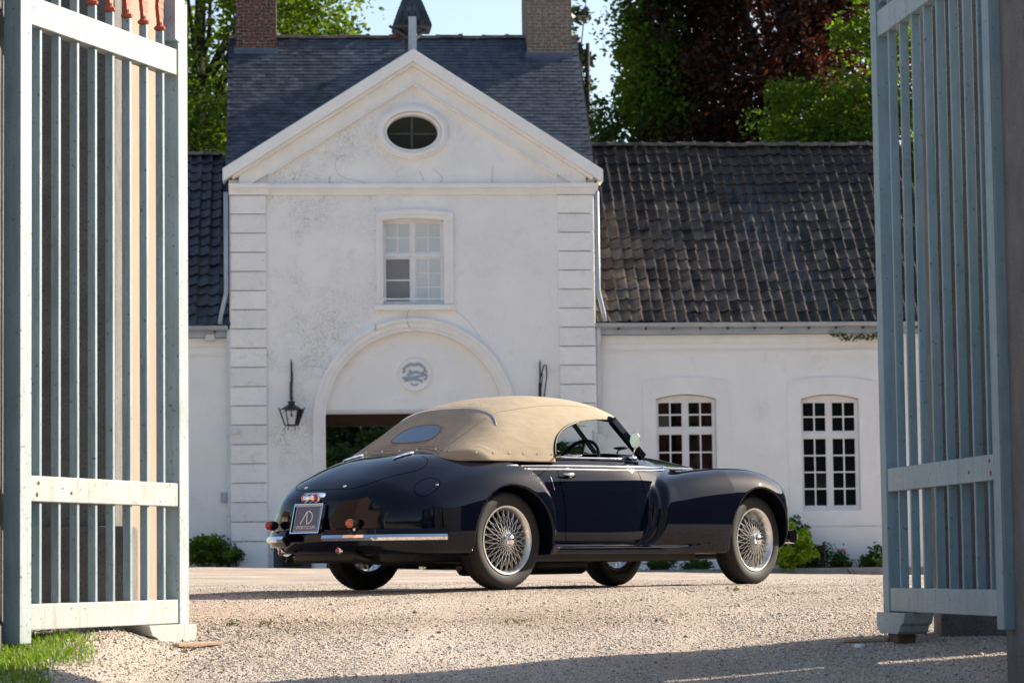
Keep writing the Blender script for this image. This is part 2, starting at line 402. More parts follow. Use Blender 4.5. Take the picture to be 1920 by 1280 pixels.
mat('passage_plaster', (.16, .14, .12), (.12, .105, .09), scale=2, rough=.95)
def brick_mat(name, ca, cb, mortar, lich):
    m_ = bpy.data.materials.new(name); m_.use_nodes = True; nt = m_.node_tree; nd = nt.nodes; lk = nt.links; b = nd['Principled BSDF']; b.inputs['Roughness'].default_value = .9
    tc = nd.new('ShaderNodeTexCoord'); mp = nd.new('ShaderNodeMapping'); mp.inputs['Rotation'].default_value = (rad(90), 0, 0); lk.new(tc.outputs['Object'], mp.inputs['Vector'])
    br = nd.new('ShaderNodeTexBrick'); br.inputs['Scale'].default_value = 1; br.inputs['Brick Width'].default_value = .215; br.inputs['Row Height'].default_value = .066; br.inputs['Mortar Size'].default_value = .007
    br.inputs['Color1'].default_value = (*ca, 1); br.inputs['Color2'].default_value = (*cb, 1); br.inputs['Mortar'].default_value = (*mortar, 1); lk.new(mp.outputs['Vector'], br.inputs['Vector'])
    n1 = nd.new('ShaderNodeTexNoise'); n1.inputs['Scale'].default_value = 22; n1.inputs['Detail'].default_value = 4; lk.new(tc.outputs['Object'], n1.inputs['Vector'])
    r1 = nd.new('ShaderNodeMapRange'); r1.inputs['From Min'].default_value = .52; r1.inputs['From Max'].default_value = .66; r1.inputs['To Max'].default_value = .75; lk.new(n1.outputs['Fac'], r1.inputs['Value'])
    x = nd.new('ShaderNodeMix'); x.data_type = 'RGBA'; ia, ib = [q for q in x.inputs if q.type == 'RGBA']; lk.new(br.outputs['Color'], ia); ib.default_value = (*lich, 1); lk.new(r1.outputs['Result'], x.inputs['Factor'])
    lk.new([q for q in x.outputs if q.type == 'RGBA'][0], b.inputs['Base Color'])
    bp = nd.new('ShaderNodeBump'); bp.inputs['Distance'].default_value = .01; bp.invert = True; lk.new(br.outputs['Fac'], bp.inputs['Height']); lk.new(bp.outputs['Normal'], b.inputs['Normal'])
    M[name] = m_
brick_mat('old_brick', (.13, .04, .028), (.075, .03, .025), (.16, .13, .11), (.30, .26, .22))
brick_mat('pale_brick', (.20, .135, .10), (.15, .11, .085), (.30, .26, .22), (.36, .33, .28))

def ivy_marks(name, strength, lo, hi, line=.018, dark=(.33, .31, .27)):
    """old creeper traces: fine dark wandering lines and dots, patchy over the wall"""
    m_ = M[name]; nt = m_.node_tree; nd = nt.nodes; lk = nt.links; b = nd['Principled BSDF']; src = b.inputs['Base Color'].links[0].from_socket
    tc = nd.new('ShaderNodeTexCoord')
    def noise(sc, det, dist=0.0):
        n_ = nd.new('ShaderNodeTexNoise'); n_.inputs['Scale'].default_value = sc; n_.inputs['Detail'].default_value = det; n_.inputs['Distortion'].default_value = dist; lk.new(tc.outputs['Object'], n_.inputs['Vector']); return n_.outputs['Fac']
    def math_(op, a_, b_=None):
        q = nd.new('ShaderNodeMath'); q.operation = op; q.use_clamp = False
        for i_, v_ in enumerate((a_, b_)):
            if v_ is None: continue
            if isinstance(v_, (int, float)): q.inputs[i_].default_value = v_
            else: lk.new(v_, q.inputs[i_])
        return q.outputs[0]
    def mr(src_, a_, b_, c_, d_):
        q = nd.new('ShaderNodeMapRange'); lk.new(src_, q.inputs['Value'])
        for k_, v_ in zip(('From Min', 'From Max', 'To Min', 'To Max'), (a_, b_, c_, d_)): q.inputs[k_].default_value = v_
        return q.outputs['Result']
    l1 = mr(math_('ABSOLUTE', math_('SUBTRACT', noise(7, 4, 1.5), .5)), 0, line, 1, 0)
    l2 = mr(math_('ABSOLUTE', math_('SUBTRACT', noise(15, 3, 1.0), .5)), 0, line * 1.4, 1, 0)
    d1 = mr(noise(26, 3), .62, .70, 0, 1)
    lines = math_('MAXIMUM', math_('MAXIMUM', l1, math_('MULTIPLY', l2, .8)), d1)
    sp = nd.new('ShaderNodeSeparateXYZ'); lk.new(tc.outputs['Object'], sp.inputs['Vector'])
    patch = mr(noise(.9, 5), lo, hi, 0, 1)
    left = mr(sp.outputs['X'], -3.6, 1.2, 1.0, .12)
    f = math_('MULTIPLY', math_('MULTIPLY', lines, patch), math_('MULTIPLY', left, strength))
    x = nd.new('ShaderNodeMix'); x.data_type = 'RGBA'; ia, ib = [q for q in x.inputs if q.type == 'RGBA']; lk.new(src, ia); ib.default_value = (*dark, 1); lk.new(f, x.inputs['Factor']); lk.new([q for q in x.outputs if q.type == 'RGBA'][0], b.inputs['Base Color'])
ivy_marks('stucco', 1.2, .44, .62, .02, (.27, .25, .21))
ivy_marks('block_stone', 1.3, .42, .64, .02, (.27, .255, .22))

B_ROT = rad(4.5)
B0 = at_depth(772, 1067, 53.0); B0.z = 0.0
EU = Vector((math.cos(B_ROT), math.sin(B_ROT), 0)); EV = Vector((-math.sin(B_ROT), math.cos(B_ROT), 0))
def Fp(px, py, v=0.0):
    """point seen at a pixel on the facade plane (or v metres behind it) -> (u, z) in the building's own metres"""
    d = ray(px, py); p0 = B0 + EV * v
    p = CAM + d * ((p0 - CAM).dot(EV) / d.dot(EV)); q = p - B0
    return q.dot(EU), p.z
def pix(u, v, z):
    p = B0 + EU * u + EV * v + Vector((0, 0, z)) - CAM
    d = p.dot(_w); return 960 + FPX * p.dot(CR) / d, 640 - FPX * p.dot(CU) / d
def U(px, py=700, v=0.0): return Fp(px, py, v)[0]
def Zp(py, px=772, v=0.0): return Fp(px, py, v)[1]

def holed(mb, outer, holes, v0, depth, rim=True, outer_rim=0.0):
    """flat wall in the (u, z) plane at v0 with holes, each hole with reveals going back by depth"""
    loops = [[Vector((a, b, 0)) for a, b in L] for L in [outer] + holes]
    flat = [p for L in loops for p in L]
    tri = tessellate_polygon(loops)
    b0 = len(mb.v); mb.v += [(p.x, v0, p.y) for p in flat]; mb.f += [tuple(i + b0 for i in t) for t in tri]; mb.m += [mb.mi] * len(tri)
    if rim:
        for L in holes:
            n = len(L)
            mb.add([(a, v0, b) for a, b in L] + [(a, v0 + depth, b) for a, b in L], [(i, (i + 1) % n, n + (i + 1) % n, n + i) for i in range(n)])
    if outer_rim:
        n = len(outer)
        mb.add([(a, v0, b) for a, b in outer] + [(a, v0 + outer_rim, b) for a, b in outer], [(i, (i + 1) % n, n + (i + 1) % n, n + i) for i in range(n)])
def arc_top(u0, u1, z0, z1, rise, n=12):
    """rectangle whose top is a shallow arch; z1 is the corner height"""
    pts = [(u0, z0), (u1, z0)]
    for i in range(n + 1):
        t = i / n; pts.append((u1 + (u0 - u1) * t, z1 + rise * (1 - (2 * t - 1) ** 2)))
    return pts
def ellipse(cu, cz, ru, rz, n=48): return [(cu + ru * math.cos(2 * math.pi * i / n), cz + rz * math.sin(2 * math.pi * i / n)) for i in range(n)]
def ring_band(mb, pin, pout, v_front, v_back):
    n = len(pin)
    for i in range(n - 1):
        a, b, c, d = pin[i], pin[i + 1], pout[i + 1], pout[i]
        mb.quad((a[0], v_front, a[1]), (b[0], v_front, b[1]), (c[0], v_front, c[1]), (d[0], v_front, d[1]))
        mb.quad((a[0], v_front, a[1]), (b[0], v_front, b[1]), (b[0], v_back, b[1]), (a[0], v_back, a[1]))
        mb.quad((d[0], v_front, d[1]), (c[0], v_front, c[1]), (c[0], v_back, c[1]), (d[0], v_back, d[1]))

def window(parent, u0, u1, z0, z1, rise, zt, left_lo, right_lo, rows_up, v, panes=('dark_glass',) * 4, fw=.055, label=None):
    """two casements below a transom, two lights above; every pane a piece of its own.  left_lo/right_lo: (cols, rows)"""
    fr = MB(); uc = (u0 + u1) / 2; g = .028
    holes = []
    plist = []
    def light(a0, a1, b0, b1, cols, rows, mt):
        a0 += .045; a1 -= .045; b0 += .045; b1 -= .045
        for i in range(cols):
            for j in range(rows):
                x0 = a0 + (a1 - a0) * i / cols + (g / 2 if i else 0); x1 = a0 + (a1 - a0) * (i + 1) / cols - (g / 2 if i < cols - 1 else 0)
                y0 = b0 + (b1 - b0) * j / rows + (g / 2 if j else 0); y1 = b0 + (b1 - b0) * (j + 1) / rows - (g / 2 if j < rows - 1 else 0)
                holes.append([(x0, y0), (x1, y0), (x1, y1), (x0, y1)]); plist.append((x0, x1, y0, y1, mt))
    c = .022
    light(u0 + fw * .3, uc - c, z0 + fw * .4, zt - .03, *left_lo, panes[0]); light(uc + c, u1 - fw * .3, z0 + fw * .4, zt - .03, *right_lo, panes[1])
    light(u0 + fw * .3, uc - c, zt + .03, z1 - fw * .2, 2, rows_up, panes[2]); light(uc + c, u1 - fw * .3, zt + .03, z1 - fw * .2, 2, rows_up, panes[3])
    holed(fr, arc_top(u0, u1, z0, z1, rise), holes, v, .035)
    w = fr.build('window', M['white_paint'], parent, fix=False)
    if label: w['label'] = label
    cs = MB()   # outer frame, mullion, transom and drip board stand proud
    cs.box(uc - .035, uc + .035, v - .022, v, z0 + .002, z1 + rise * .9); cs.box(u0 + .001, u1 - .001, v - .030, v, zt - .038, zt + .038)
    cs.box(u0 + .001, u0 + .04, v - .012, v, z0 + .002, z1); cs.box(u1 - .04, u1 - .001, v - .012, v, z0 + .002, z1)
    cs.box(u0 - .01, u1 + .01, v - .06, v, z0 - .03, z0 + .03)
    cs.build('frame', M['white_paint'], w)
    for (x0, x1, y0, y1, mt) in plist:
        t1, t2 = random.uniform(-.004, .004), random.uniform(-.004, .004)
        MB().quad((x0 - .004, v + .020 + t1, y0 - .004), (x1 + .004, v + .020 + t1, y0 - .004), (x1 + .004, v + .020 + t2 - .006, y1 + .004), (x0 - .004, v + .020 + t2 - .006, y1 + .004)).build('pane', M[mt], w, fix=False)
    return w

# ------------------------------------------------------------------ the gatehouse
house = empty('gatehouse', B0, B_ROT)
tag(house, 'white stucco gatehouse with pediment, oval window and arched carriage passage', 'building')
uL, uR = U(431), U(1118); zB = -.4
zC0, zC1 = Zp(366), Zp(346)
apex = Fp(773, 97); endL = Fp(418, 320); endR = Fp(1127, 322)
ac_u, ac_z = Fp(778, 787); Ri = U(945) - ac_u; Ro = U(968) - ac_u
Ri = (U(945) - U(611)) / 2; Ro = (U(968) - U(588)) / 2
zSpring = ac_z - .0
arch_hole = [(ac_u - Ri, zB), (ac_u + Ri, zB), (ac_u + Ri, zSpring)] + [(ac_u + Ri * math.cos(t), zSpring + Ri * math.sin(t)) for t in np.linspace(0, math.pi, 41)[1:-1]] + [(ac_u - Ri, zSpring)]
w0, w1 = U(718, 490), U(832, 490); wz0, wz1 = Zp(570), Zp(413)
win_hole = arc_top(w0, w1, wz0, wz1, .04)
oc_u, oc_z = Fp(773, 249); oc_r, oc_rz = (U(818, 249) - U(728, 249)) / 2 + .03, (Zp(219) - Zp(280)) / 2 + .02
oc_hole = ellipse(oc_u, oc_z, oc_r, oc_rz)
wall = MB()
holed(wall, [(uL, zB), (uR, zB), (uR, zC1), (endR[0] - .1, endR[1] - .12), (apex[0], apex[1] - .12), (endL[0] + .1, endL[1] - .12), (uL, zC1)], [arch_hole, win_hole, oc_hole], 0.0, .24)
D = 6.4
for uu in (uL, uR): wall.quad((uu, 0, zB), (uu, D, zB), (uu, D, zC1), (uu, 0, zC1))
zBk = Zp(766) + .04
wall.quad((uL, D, zBk), (uR, D, zBk), (uR, D, zC1), (uL, D, zC1))
ru0, ru1 = ac_u - Ri - .12, ac_u + Ri + .12; zLin = Zp(766)
for (a, b) in ((uL, ru0), (ru1, uR)): wall.quad((a, D, zB), (b, D, zB), (b, D, zBk), (a, D, zBk))
wall.build('wall', M['stucco'], house, fix=False)
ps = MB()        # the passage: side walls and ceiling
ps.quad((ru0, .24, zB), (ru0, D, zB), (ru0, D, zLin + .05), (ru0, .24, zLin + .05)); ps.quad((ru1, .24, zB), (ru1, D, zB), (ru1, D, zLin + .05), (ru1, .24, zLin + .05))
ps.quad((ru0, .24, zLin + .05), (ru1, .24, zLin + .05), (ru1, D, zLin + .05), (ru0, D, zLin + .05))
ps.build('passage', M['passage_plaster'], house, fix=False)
MB().box(ru0 + .01, ru1 - .01, 2.2, 2.5, zLin - .20, zLin + .04).build('beam', M['old_wood'], house)
ty = MB(); ty.prism([(ac_u + Ri * 1.001 * math.cos(t), zSpring + Ri * 1.001 * math.sin(t)) for t in np.linspace(.0, math.pi, 41)] + [(ac_u - Ri, zLin), (ac_u + Ri, zLin)], lambda a, b, d: (a, d, b), .13, .30)
ty.build('arch_panel', M['stucco_clean'], house, fix=True)
# moulded arch
def arch_path(r): return [(ac_u - r, zB)] + [(ac_u - r, z) for z in np.linspace(zB + .5, zSpring, 5)] + [(ac_u + r * math.cos(t), zSpring + r * math.sin(t)) for t in np.linspace(math.pi, 0, 49)] + [(ac_u + r, z) for z in np.linspace(zSpring, zB + .5, 5)] + [(ac_u + r, zB)]
dr = Ro - Ri
for i, (a, b, pv) in enumerate(((0, .22, .035), (.22, .30, .055), (.30, .66, .075), (.66, .78, .095), (.78, 1.0, .115))):
    am = MB(); ring_band(am, arch_path(Ri + dr * a), arch_path(Ri + dr * b), -pv, .02); am.build('arch_moulding', M['trim_stone'], house, fix=True)
# oval window surround
for (a, b, pv) in ((0, .05, .07), (.05, .065, .05), (.065, .135, .13), (.135, .18, .09)):
    am = MB(); e0 = ellipse(oc_u, oc_z, oc_r + a, oc_rz + a, 56); e1 = ellipse(oc_u, oc_z, oc_r + b, oc_rz + b, 56); ring_band(am, e0 + [e0[0]], e1 + [e1[0]], -pv, .02); am.build('oval_moulding', M['trim_stone'], house, smooth=False)
og = MB(); og.prism(ellipse(oc_u, oc_z, oc_r - .004, oc_rz - .004), lambda a, b, d: (a, d - (b - oc_z) * .075, b), .19, .21); ogo = og.build('oval_window', M['dark_glass'], house)
ob = MB(); ob.box(oc_u - .022, oc_u + .022, .145, .168, oc_z - oc_rz, oc_z + oc_rz); ob.box(oc_u - oc_r, oc_u + oc_r, .147, .166, oc_z - .015, oc_z + .015); ob.build('glazing_bar', M['grey_wood'], ogo)
# cornice
for (a, b, pv) in ((0, .35, .05), (.35, .6, .075), (.6, 1.0, .12)):
    c0, c1 = zC0 + (zC1 - zC0) * a, zC0 + (zC1 - zC0) * b
    MB().box(U(503, 355), U(1043, 355), -pv, .02, c0, c1).build('cornice', M['trim_stone'], house)
    for (a0, a1) in ((U(429, 355), U(505, 355) + .0), (U(1041, 355), U(1120, 355))):
        MB().box(a0, a1, -pv - .07, .02, c0 + .001, c1 + .002).build('cornice', M['trim_stone'], house)
# pediment: raking fascia, soffit band
def rake(off0, off1, v0, v1, name, e=0.0, mt='trim_stone'):
    for (E_, sgn) in ((endL, 1), (endR, -1)):
        mbx = MB(); A_ = Vector((apex[0], apex[1])); Bq = Vector((E_[0], E_[1])); Bq = Bq + (A_ - Bq) * (-e / abs(A_.x - Bq.x))
        poly = [(A_.x, A_.y - off0), (Bq.x, Bq.y - off0), (Bq.x, Bq.y - off1), (A_.x, A_.y - off1)]
        mbx.prism(poly, lambda a, b, d: (a, d, b), v0, v1); mbx.build(name, M[mt], house, bevel=.006)
rake(.0, .235, -.30, .25, 'raking_cornice')
rake(.235, .30, -.20, .02, 'raking_moulding', -.18)
rake(.30, .60, -.085, .02, 'raking_band', -.30)
rake(.60, .65, -.11, .02, 'raking_moulding', -.85)
# pilasters of drafted blocks
blk = {}
for side, (pa, pb) in enumerate(((433, 500), (1049, 1117))):
    a0, a1 = U(pa, 700), U(pb, 700)
    zt_ = zC0; zp_ = Zp(1011); n = 18; hgt = (zt_ - zp_) / n
    bmx = MB(); bmx.box(0, a1 - a0, -.07, .02, .009, hgt - .009); me = bmx.mesh('block'); 
    bq = bmesh.new(); bq.from_mesh(me); bmesh.ops.bevel(bq, geom=bq.edges[:], offset=.010, segments=1, affect='EDGES'); bq.to_mesh(me); bq.free(); me.materials.append(M['block_stone'])
    pil = MB().box(a0 - .012, a1 + .012, -.10, .02, zB, zp_ - .012).build('pilaster', M['stucco_clean'], house)
    for k in range(n):
        o = bpy.data.objects.new('block', me); COL.objects.link(o); o.parent = pil; o.location = (a0, random.uniform(-.003, .003), zp_ + k * hgt)
# first floor window with its stone surround
su0, su1 = U(706, 490), U(849, 490)
sr = MB(); holed(sr, arc_top(su0, su1, wz0 - .01, Zp(400), .06), [arc_top(w0 - .0, w1 + .0, wz0 - .005, wz1, .04)], -.06, .06, outer_rim=.065); sr.build('window_surround', M['trim_stone'], house, fix=False)
sr = MB(); holed(sr, arc_top(su0 - .001, su1 + .001, wz0 + .1, Zp(400) + .001, .061), [arc_top(su0 + .06, su1 - .06, wz0 + .08, Zp(407), .05)], -.085, .03, outer_rim=.03); sr.build('window_moulding', M['trim_stone'], house, fix=False)
MB().box(U(701, 575), U(853, 575), -.13, .02, Zp(582), Zp(572)).build('window_sill', M['trim_stone'], house, bevel=.008)
window(house, w0, w1, wz0, wz1, .04, Zp(477), (1, 2), (2, 3), 2, .13, ('grey_glass', 'blind_glass', 'blind_glass', 'blind_glass'), label='first floor window with pale blinds and one grey lower casement')
# round relief: running animal over a branch, between two ribbons
mu, mz = Fp(778, 701); mr_ = .295
md = MB(); md.lathe([(.0005, -.035), (mr_, -.035), (mr_ + .014, -.05), (mr_ + .028, -.035), (mr_ + .028, .0)], 48, (mu, .13, mz), 'y')
medal = md.build('round_relief', M['trim_stone'], house, smooth=True, auto=30)
rb = MB()
def rel(pts, w, t=.022):
    P = [(mu + a * mr_, .085, mz + b * mr_) for a, b in pts]
    for i in range(len(P) - 1): rb.beam(P[i], P[i + 1], t, w, up=(0, 0, 1) if abs(P[i + 1][0] - P[i][0]) > abs(P[i + 1][2] - P[i][2]) else (1, 0, 0))
rel([(-.55, .50), (-.3, .66), (0, .60), (.25, .68), (.48, .52)], .055); rel([(-.55, .50), (-.72, .38), (-.62, .26), (-.76, .10)], .035); rel([(.48, .52), (.66, .36), (.60, .26), (.78, .14)], .035)
rel([(-.80, -.22), (-.3, -.20), (.3, -.12), (.78, -.02)], .035); rel([(-.66, -.40), (-.2, -.30), (.15, -.32), (.5, -.46)], .05); rel([(-.25, -.55), (-.12, -.68), (.08, -.70), (.2, -.58)], .025); rel([(.78, -.05), (.74, -.25), (.6, -.35)], .035)
an = [(-.34, .06), (-.40, .22), (-.34, .32), (-.22, .24), (-.10, .18), (.16, .24), (.32, .12), (.46, .05), (.40, .02), (.22, .06), (.02, .06), (-.16, .02), (-.30, -.06)]
rb.prism([(mu + a * mr_, mz + b * mr_) for a, b in an], lambda a, b, d: (a, d, b), .072, .10)
rel([(-.30, .02), (-.50, .0)], .018); rel([(-.22, .02), (-.44, -.08)], .018); rel([(.34, .08), (.58, .16)], .014); rel([(.36, .06), (.62, .06)], .016)
rb.build('relief_figure', M['relief_paint'], medal)

# roof: boards, slates, ridge tiles
vR = 3.2; zR = Zp(72, 772, vR); zE = Zp(338); rl_, rr_ = uL - .06, uR + .06
sl_len = math.hypot(vR, zR - zE); phi = math.atan2(zR - zE, vR)
rf = MB(); rf.hexa([(rl_, .02, zE - .1), (rr_, .02, zE - .1), (rr_, 2 * vR, zE - .1), (rl_, 2 * vR, zE - .1), (rl_, .02, zE), (rr_, .02, zE), (rr_, 2 * vR, zE), (rl_, 2 * vR, zE)])
rf.prism([(.0, zE - .02), (vR, zR - .02), (2 * vR, zE - .02)], lambda a, b, d: (d, a, b), rl_, rr_)
roof = rf.build('roof', M['slate_board'], house)
row = .108; sw_ = .186
bmx = MB(); bmx.hexa([(0, 0, .0), (sw_ - .010, 0, .0), (sw_ - .010, .2, -.008), (0, .2, -.008), (0, 0, .014), (sw_ - .010, 0, .014), (sw_ - .010, .2, .002), (0, .2, .002)])
slate_me = bmx.mesh('slate'); slate_me.materials.append(M['slate'])
bmx = MB(); bmx.hexa([(0, 0, .0), (sw_ * .5 - .006, 0, .0), (sw_ * .5 - .006, .2, -.008), (0, .2, -.008), (0, 0, .012), (sw_ * .5 - .006, 0, .012), (sw_ * .5 - .006, .2, .002), (0, .2, .002)])
S_ = Vector((0, math.cos(phi), math.sin(phi))); N_ = Vector((0, -math.sin(phi), math.cos(phi)))
cands = []
nrow = int(sl_len / row)
for r in range(nrow):
    off = (r % 2) * sw_ / 2
    for c in range(int((rr_ - rl_) / sw_) + 1):
        u_ = rl_ + c * sw_ + off
        if u_ + sw_ * .98 > rr_: continue
        p = Vector((u_, 0, zE)) + S_ * (r * row) + N_ * .014
        qx, qy = pix(p.x + .09, p.y, p.z)
        yc = 97 + abs(qx - 773) * (222 / 354)
        if qy > yc + 42: continue
        cands.append((p, qy < yc - 4, abs(qx - 480)))
cands.sort(key=lambda q: (not q[1], q[2]))
def placed(me, name, parent, p, X_, Y_, Zv):
    o = bpy.data.objects.new(name, me); COL.objects.link(o); o.parent = parent
    o.matrix_local = Matrix(((X_.x, Y_.x, Zv.x, p.x), (X_.y, Y_.y, Zv.y, p.y), (X_.z, Y_.z, Zv.z, p.z), (0, 0, 0, 1))); return o
UX = Vector((1, 0, 0))
rest = MB()
for i, (p, vis, _) in enumerate(cands):
    jit = random.uniform(-.010, .010); tilt = random.uniform(-.012, .012); lift = random.uniform(0, .004)
    X_ = (UX + S_ * jit).normalized(); Y_ = (S_ - UX * jit).normalized()
    if i < 300: placed(slate_me, 'slate', roof, p + N_ * lift, X_, Y_, X_.cross(Y_))
    else:
        vs = [p + N_ * (lift + v.co.z) + X_ * v.co.x + Y_ * v.co.y for v in slate_me.vertices]; rest.add(vs, [tuple(f.vertices) for f in slate_me.polygons])
if rest.v: tag(rest.build('slates', M['slate'], roof, fix=False), kind='stuff')
n = 15; L_ = (rr_ - rl_) / n
bmx = MB(); vs = []
for j, xx in enumerate((0, L_ * .86, L_ * .87, L_ * 1.04)):
    r_ = .10 if j < 2 else .125
    for k in range(7):
        a = math.pi * (.02 + .96 * k / 6); vs.append((xx, r_ * math.cos(a), r_ * math.sin(a) * .85))
bmx.add(vs, [(j * 7 + k, j * 7 + k + 1, (j + 1) * 7 + k + 1, (j + 1) * 7 + k) for j in range(3) for k in range(6)])
ridge_me = bmx.mesh('ridge_tile', smooth=True); ridge_me.materials.append(M['ridge_tile'])
for k in range(n):
    o = bpy.data.objects.new('ridge_tile', ridge_me); COL.objects.link(o); o.parent = roof; o.location = (rl_ + k * L_, vR, zR - .02 + random.uniform(-.012, .012))
# gable roof behind the pediment
gb = MB(); gb.prism([(apex[0], apex[1] + .012), (endL[0] + .0, endL[1] + .012), (endL[0] + .0, endL[1] - .05), (apex[0], apex[1] - .06), (endR[0] - .0, endR[1] - .05), (endR[0] - .0, endR[1] + .012)], lambda a, b, d: (a, d, b), -.28, 2.6)
gb.build('pediment_roof', M['lead'], house)
# chimneys
for (pa, pb, mt, py) in ((442, 518, 'old_brick', 88), (988, 1072, 'pale_brick', 97)):
    v_ = 2.86 if py < 90 else 2.76; a0, a1 = U(pa, 60, v_), U(pb, 60, v_); zz = zE + v_ * (zR - zE) / vR + .10
    ch = MB(); ch.box(a0, a1, v_, v_ + 1.2, zz - .7, Zp(-70, 772, v_)); ch.box(a0 - .05, a1 + .05, v_ - .05, v_ + 1.25, Zp(-70, 772, v_), Zp(-95, 772, v_))
    cho = ch.build('chimney', M[mt], house); cho['label'] = 'weathered red brick chimney' if mt == 'old_brick' else 'pale brown brick chimney'
    fl = MB(); fl.prism([(v_ - .10, zz - .17), (v_ - .012, zz - .06), (v_ - .004, zz - .01), (v_, zz - .01), (v_ + .1, zz - .2)], lambda a, b, d: (d, a, b), a0 - .03, a1 + .03); fl.build('flashing', M['slate_lead'], cho)
# bell turret
tb = empty('bell_turret', parent=house); tu, tz = Fp(772, 92, .8); hz0 = Zp(58, 772, .8); hw = (U(808, 50, .8) - U(736, 50, .8)) / 2
tb.location = (tu, .8, 0)
MB().box(-.075, .075, -.40, -.25, tz - .3, hz0 + .2).build('post', M['bell_post'], tb)
MB().box(-.12, .10, .25, .40, tz - .6, hz0 + .2).build('post', M['grey_wood'], tb)
MB().beam((-.05, -.3, hz0 - .22), (-.42, -.05, hz0 + .08), .05, .05).build('brace', M['grey_wood'], tb); MB().beam((.05, -.3, hz0 - .22), (.36, -.05, hz0 + .1), .05, .05).build('brace', M['grey_wood'], tb)
MB().lathe([(.0, .22), (.07, .21), (.10, .12), (.13, .02), (.17, -.02), (.15, -.02), (.0, .1)], 16, (-.25, .05, hz0 - .12)).build('bell', M['old_wood'], tb, smooth=True)
MB().box(-hw * .97, hw * .97, -hw, hw, hz0, hz0 + .05).build('soffit', M['grey_wood'], tb)
rws = 9
for k in range(rws):
    z0 = hz0 + .04 + k * .092; z1 = z0 + .118; s0 = hw * 1.02 * (1 - k / (rws + .6)) ** .8; s1 = hw * 1.0 * (1 - (k + 1) / (rws + .6)) ** .8
    tr = MB(); nseg = max(3, int(6 - k * .5))
    for (dx1, dy1, dx2, dy2) in ((-1, -1, 1, -1), (1, -1, 1, 1), (1, 1, -1, 1), (-1, 1, -1, -1)):
        for q in range(nseg):
            t0 = q / nseg + (.0 if q == 0 else .012); t1 = (q + 1) / nseg - .012; dz = random.uniform(-.012, .008)
            a = Vector((dx1 + (dx2 - dx1) * t0, dy1 + (dy2 - dy1) * t0, 0)); b_ = Vector((dx1 + (dx2 - dx1) * t1, dy1 + (dy2 - dy1) * t1, 0))
            zv = Vector((0, 0, 1))
            tr.hexa([a * s0 + zv * (z0 + dz), b_ * s0 + zv * (z0 + dz), b_ * (s0 - .03) + zv * (z0 + dz), a * (s0 - .03) + zv * (z0 + dz), a * s1 + zv * z1, b_ * s1 + zv * z1, b_ * (s1 - .03) + zv * z1, a * (s1 - .03) + zv * z1])
    tr.build('slate_course', M['slate'], tb)
MB().prism([(-hw * .9, hz0 + .05), (hw * .9, hz0 + .05), (.05, hz0 + .8), (-.05, hz0 + .8)], lambda a, b, d: (a, d, b), -.1, .1).build('roof_core', M['slate_board'], tb)
# hairline cracks and repairs in the stucco
def crack(pts, v=-.001, r=.0042):
    q = dense([Fp(a, b) for a, b in pts], 26); P = [(a + random.uniform(-.012, .012), v, b + random.uniform(-.012, .012)) for a, b in q]
    MB().tube(P, r, 4).build('crack', M['crack'], house)
crack([(632, 300), (628, 312), (640, 330), (665, 338), (690, 345)]); crack([(632, 300), (640, 293), (650, 291)]); crack([(812, 318), (828, 333), (826, 346)]); crack([(787, 322), (795, 340)], r=.004)
crack([(924, 312), (922, 347)], r=.004); crack([(855, 583), (880, 605), (900, 632)]); crack([(765, 583), (762, 600)], -.12); crack([(762, 602), (768, 615)], -.12); crack([(704, 608), (703, 622)], -.12)
crack([(563, 330), (570, 305)], r=.003); crack([(618, 345), (618, 331)], r=.004)
MB().box(U(434, 807), U(447, 807), -.20, -.07, Zp(811), Zp(801)).build('vent_pipe', M['white_pipe'], house, bevel=.02)
# cellar hatch left of the arch
ch = MB(); c0, c1 = U(513, 1050), U(584, 1050)
hatch = ch.box(c0, c1, -.02, .0, zB, Zp(1020)).build('cellar_hatch', M['grey_wood'], house)
for k in range(4):
    x0 = c0 + (c1 - c0) * k / 4 + .01; MB().box(x0, x0 + (c1 - c0) / 4 - .02, -.045, -.021, zB, Zp(1021)).build('plank', M['grey_wood'], hatch)

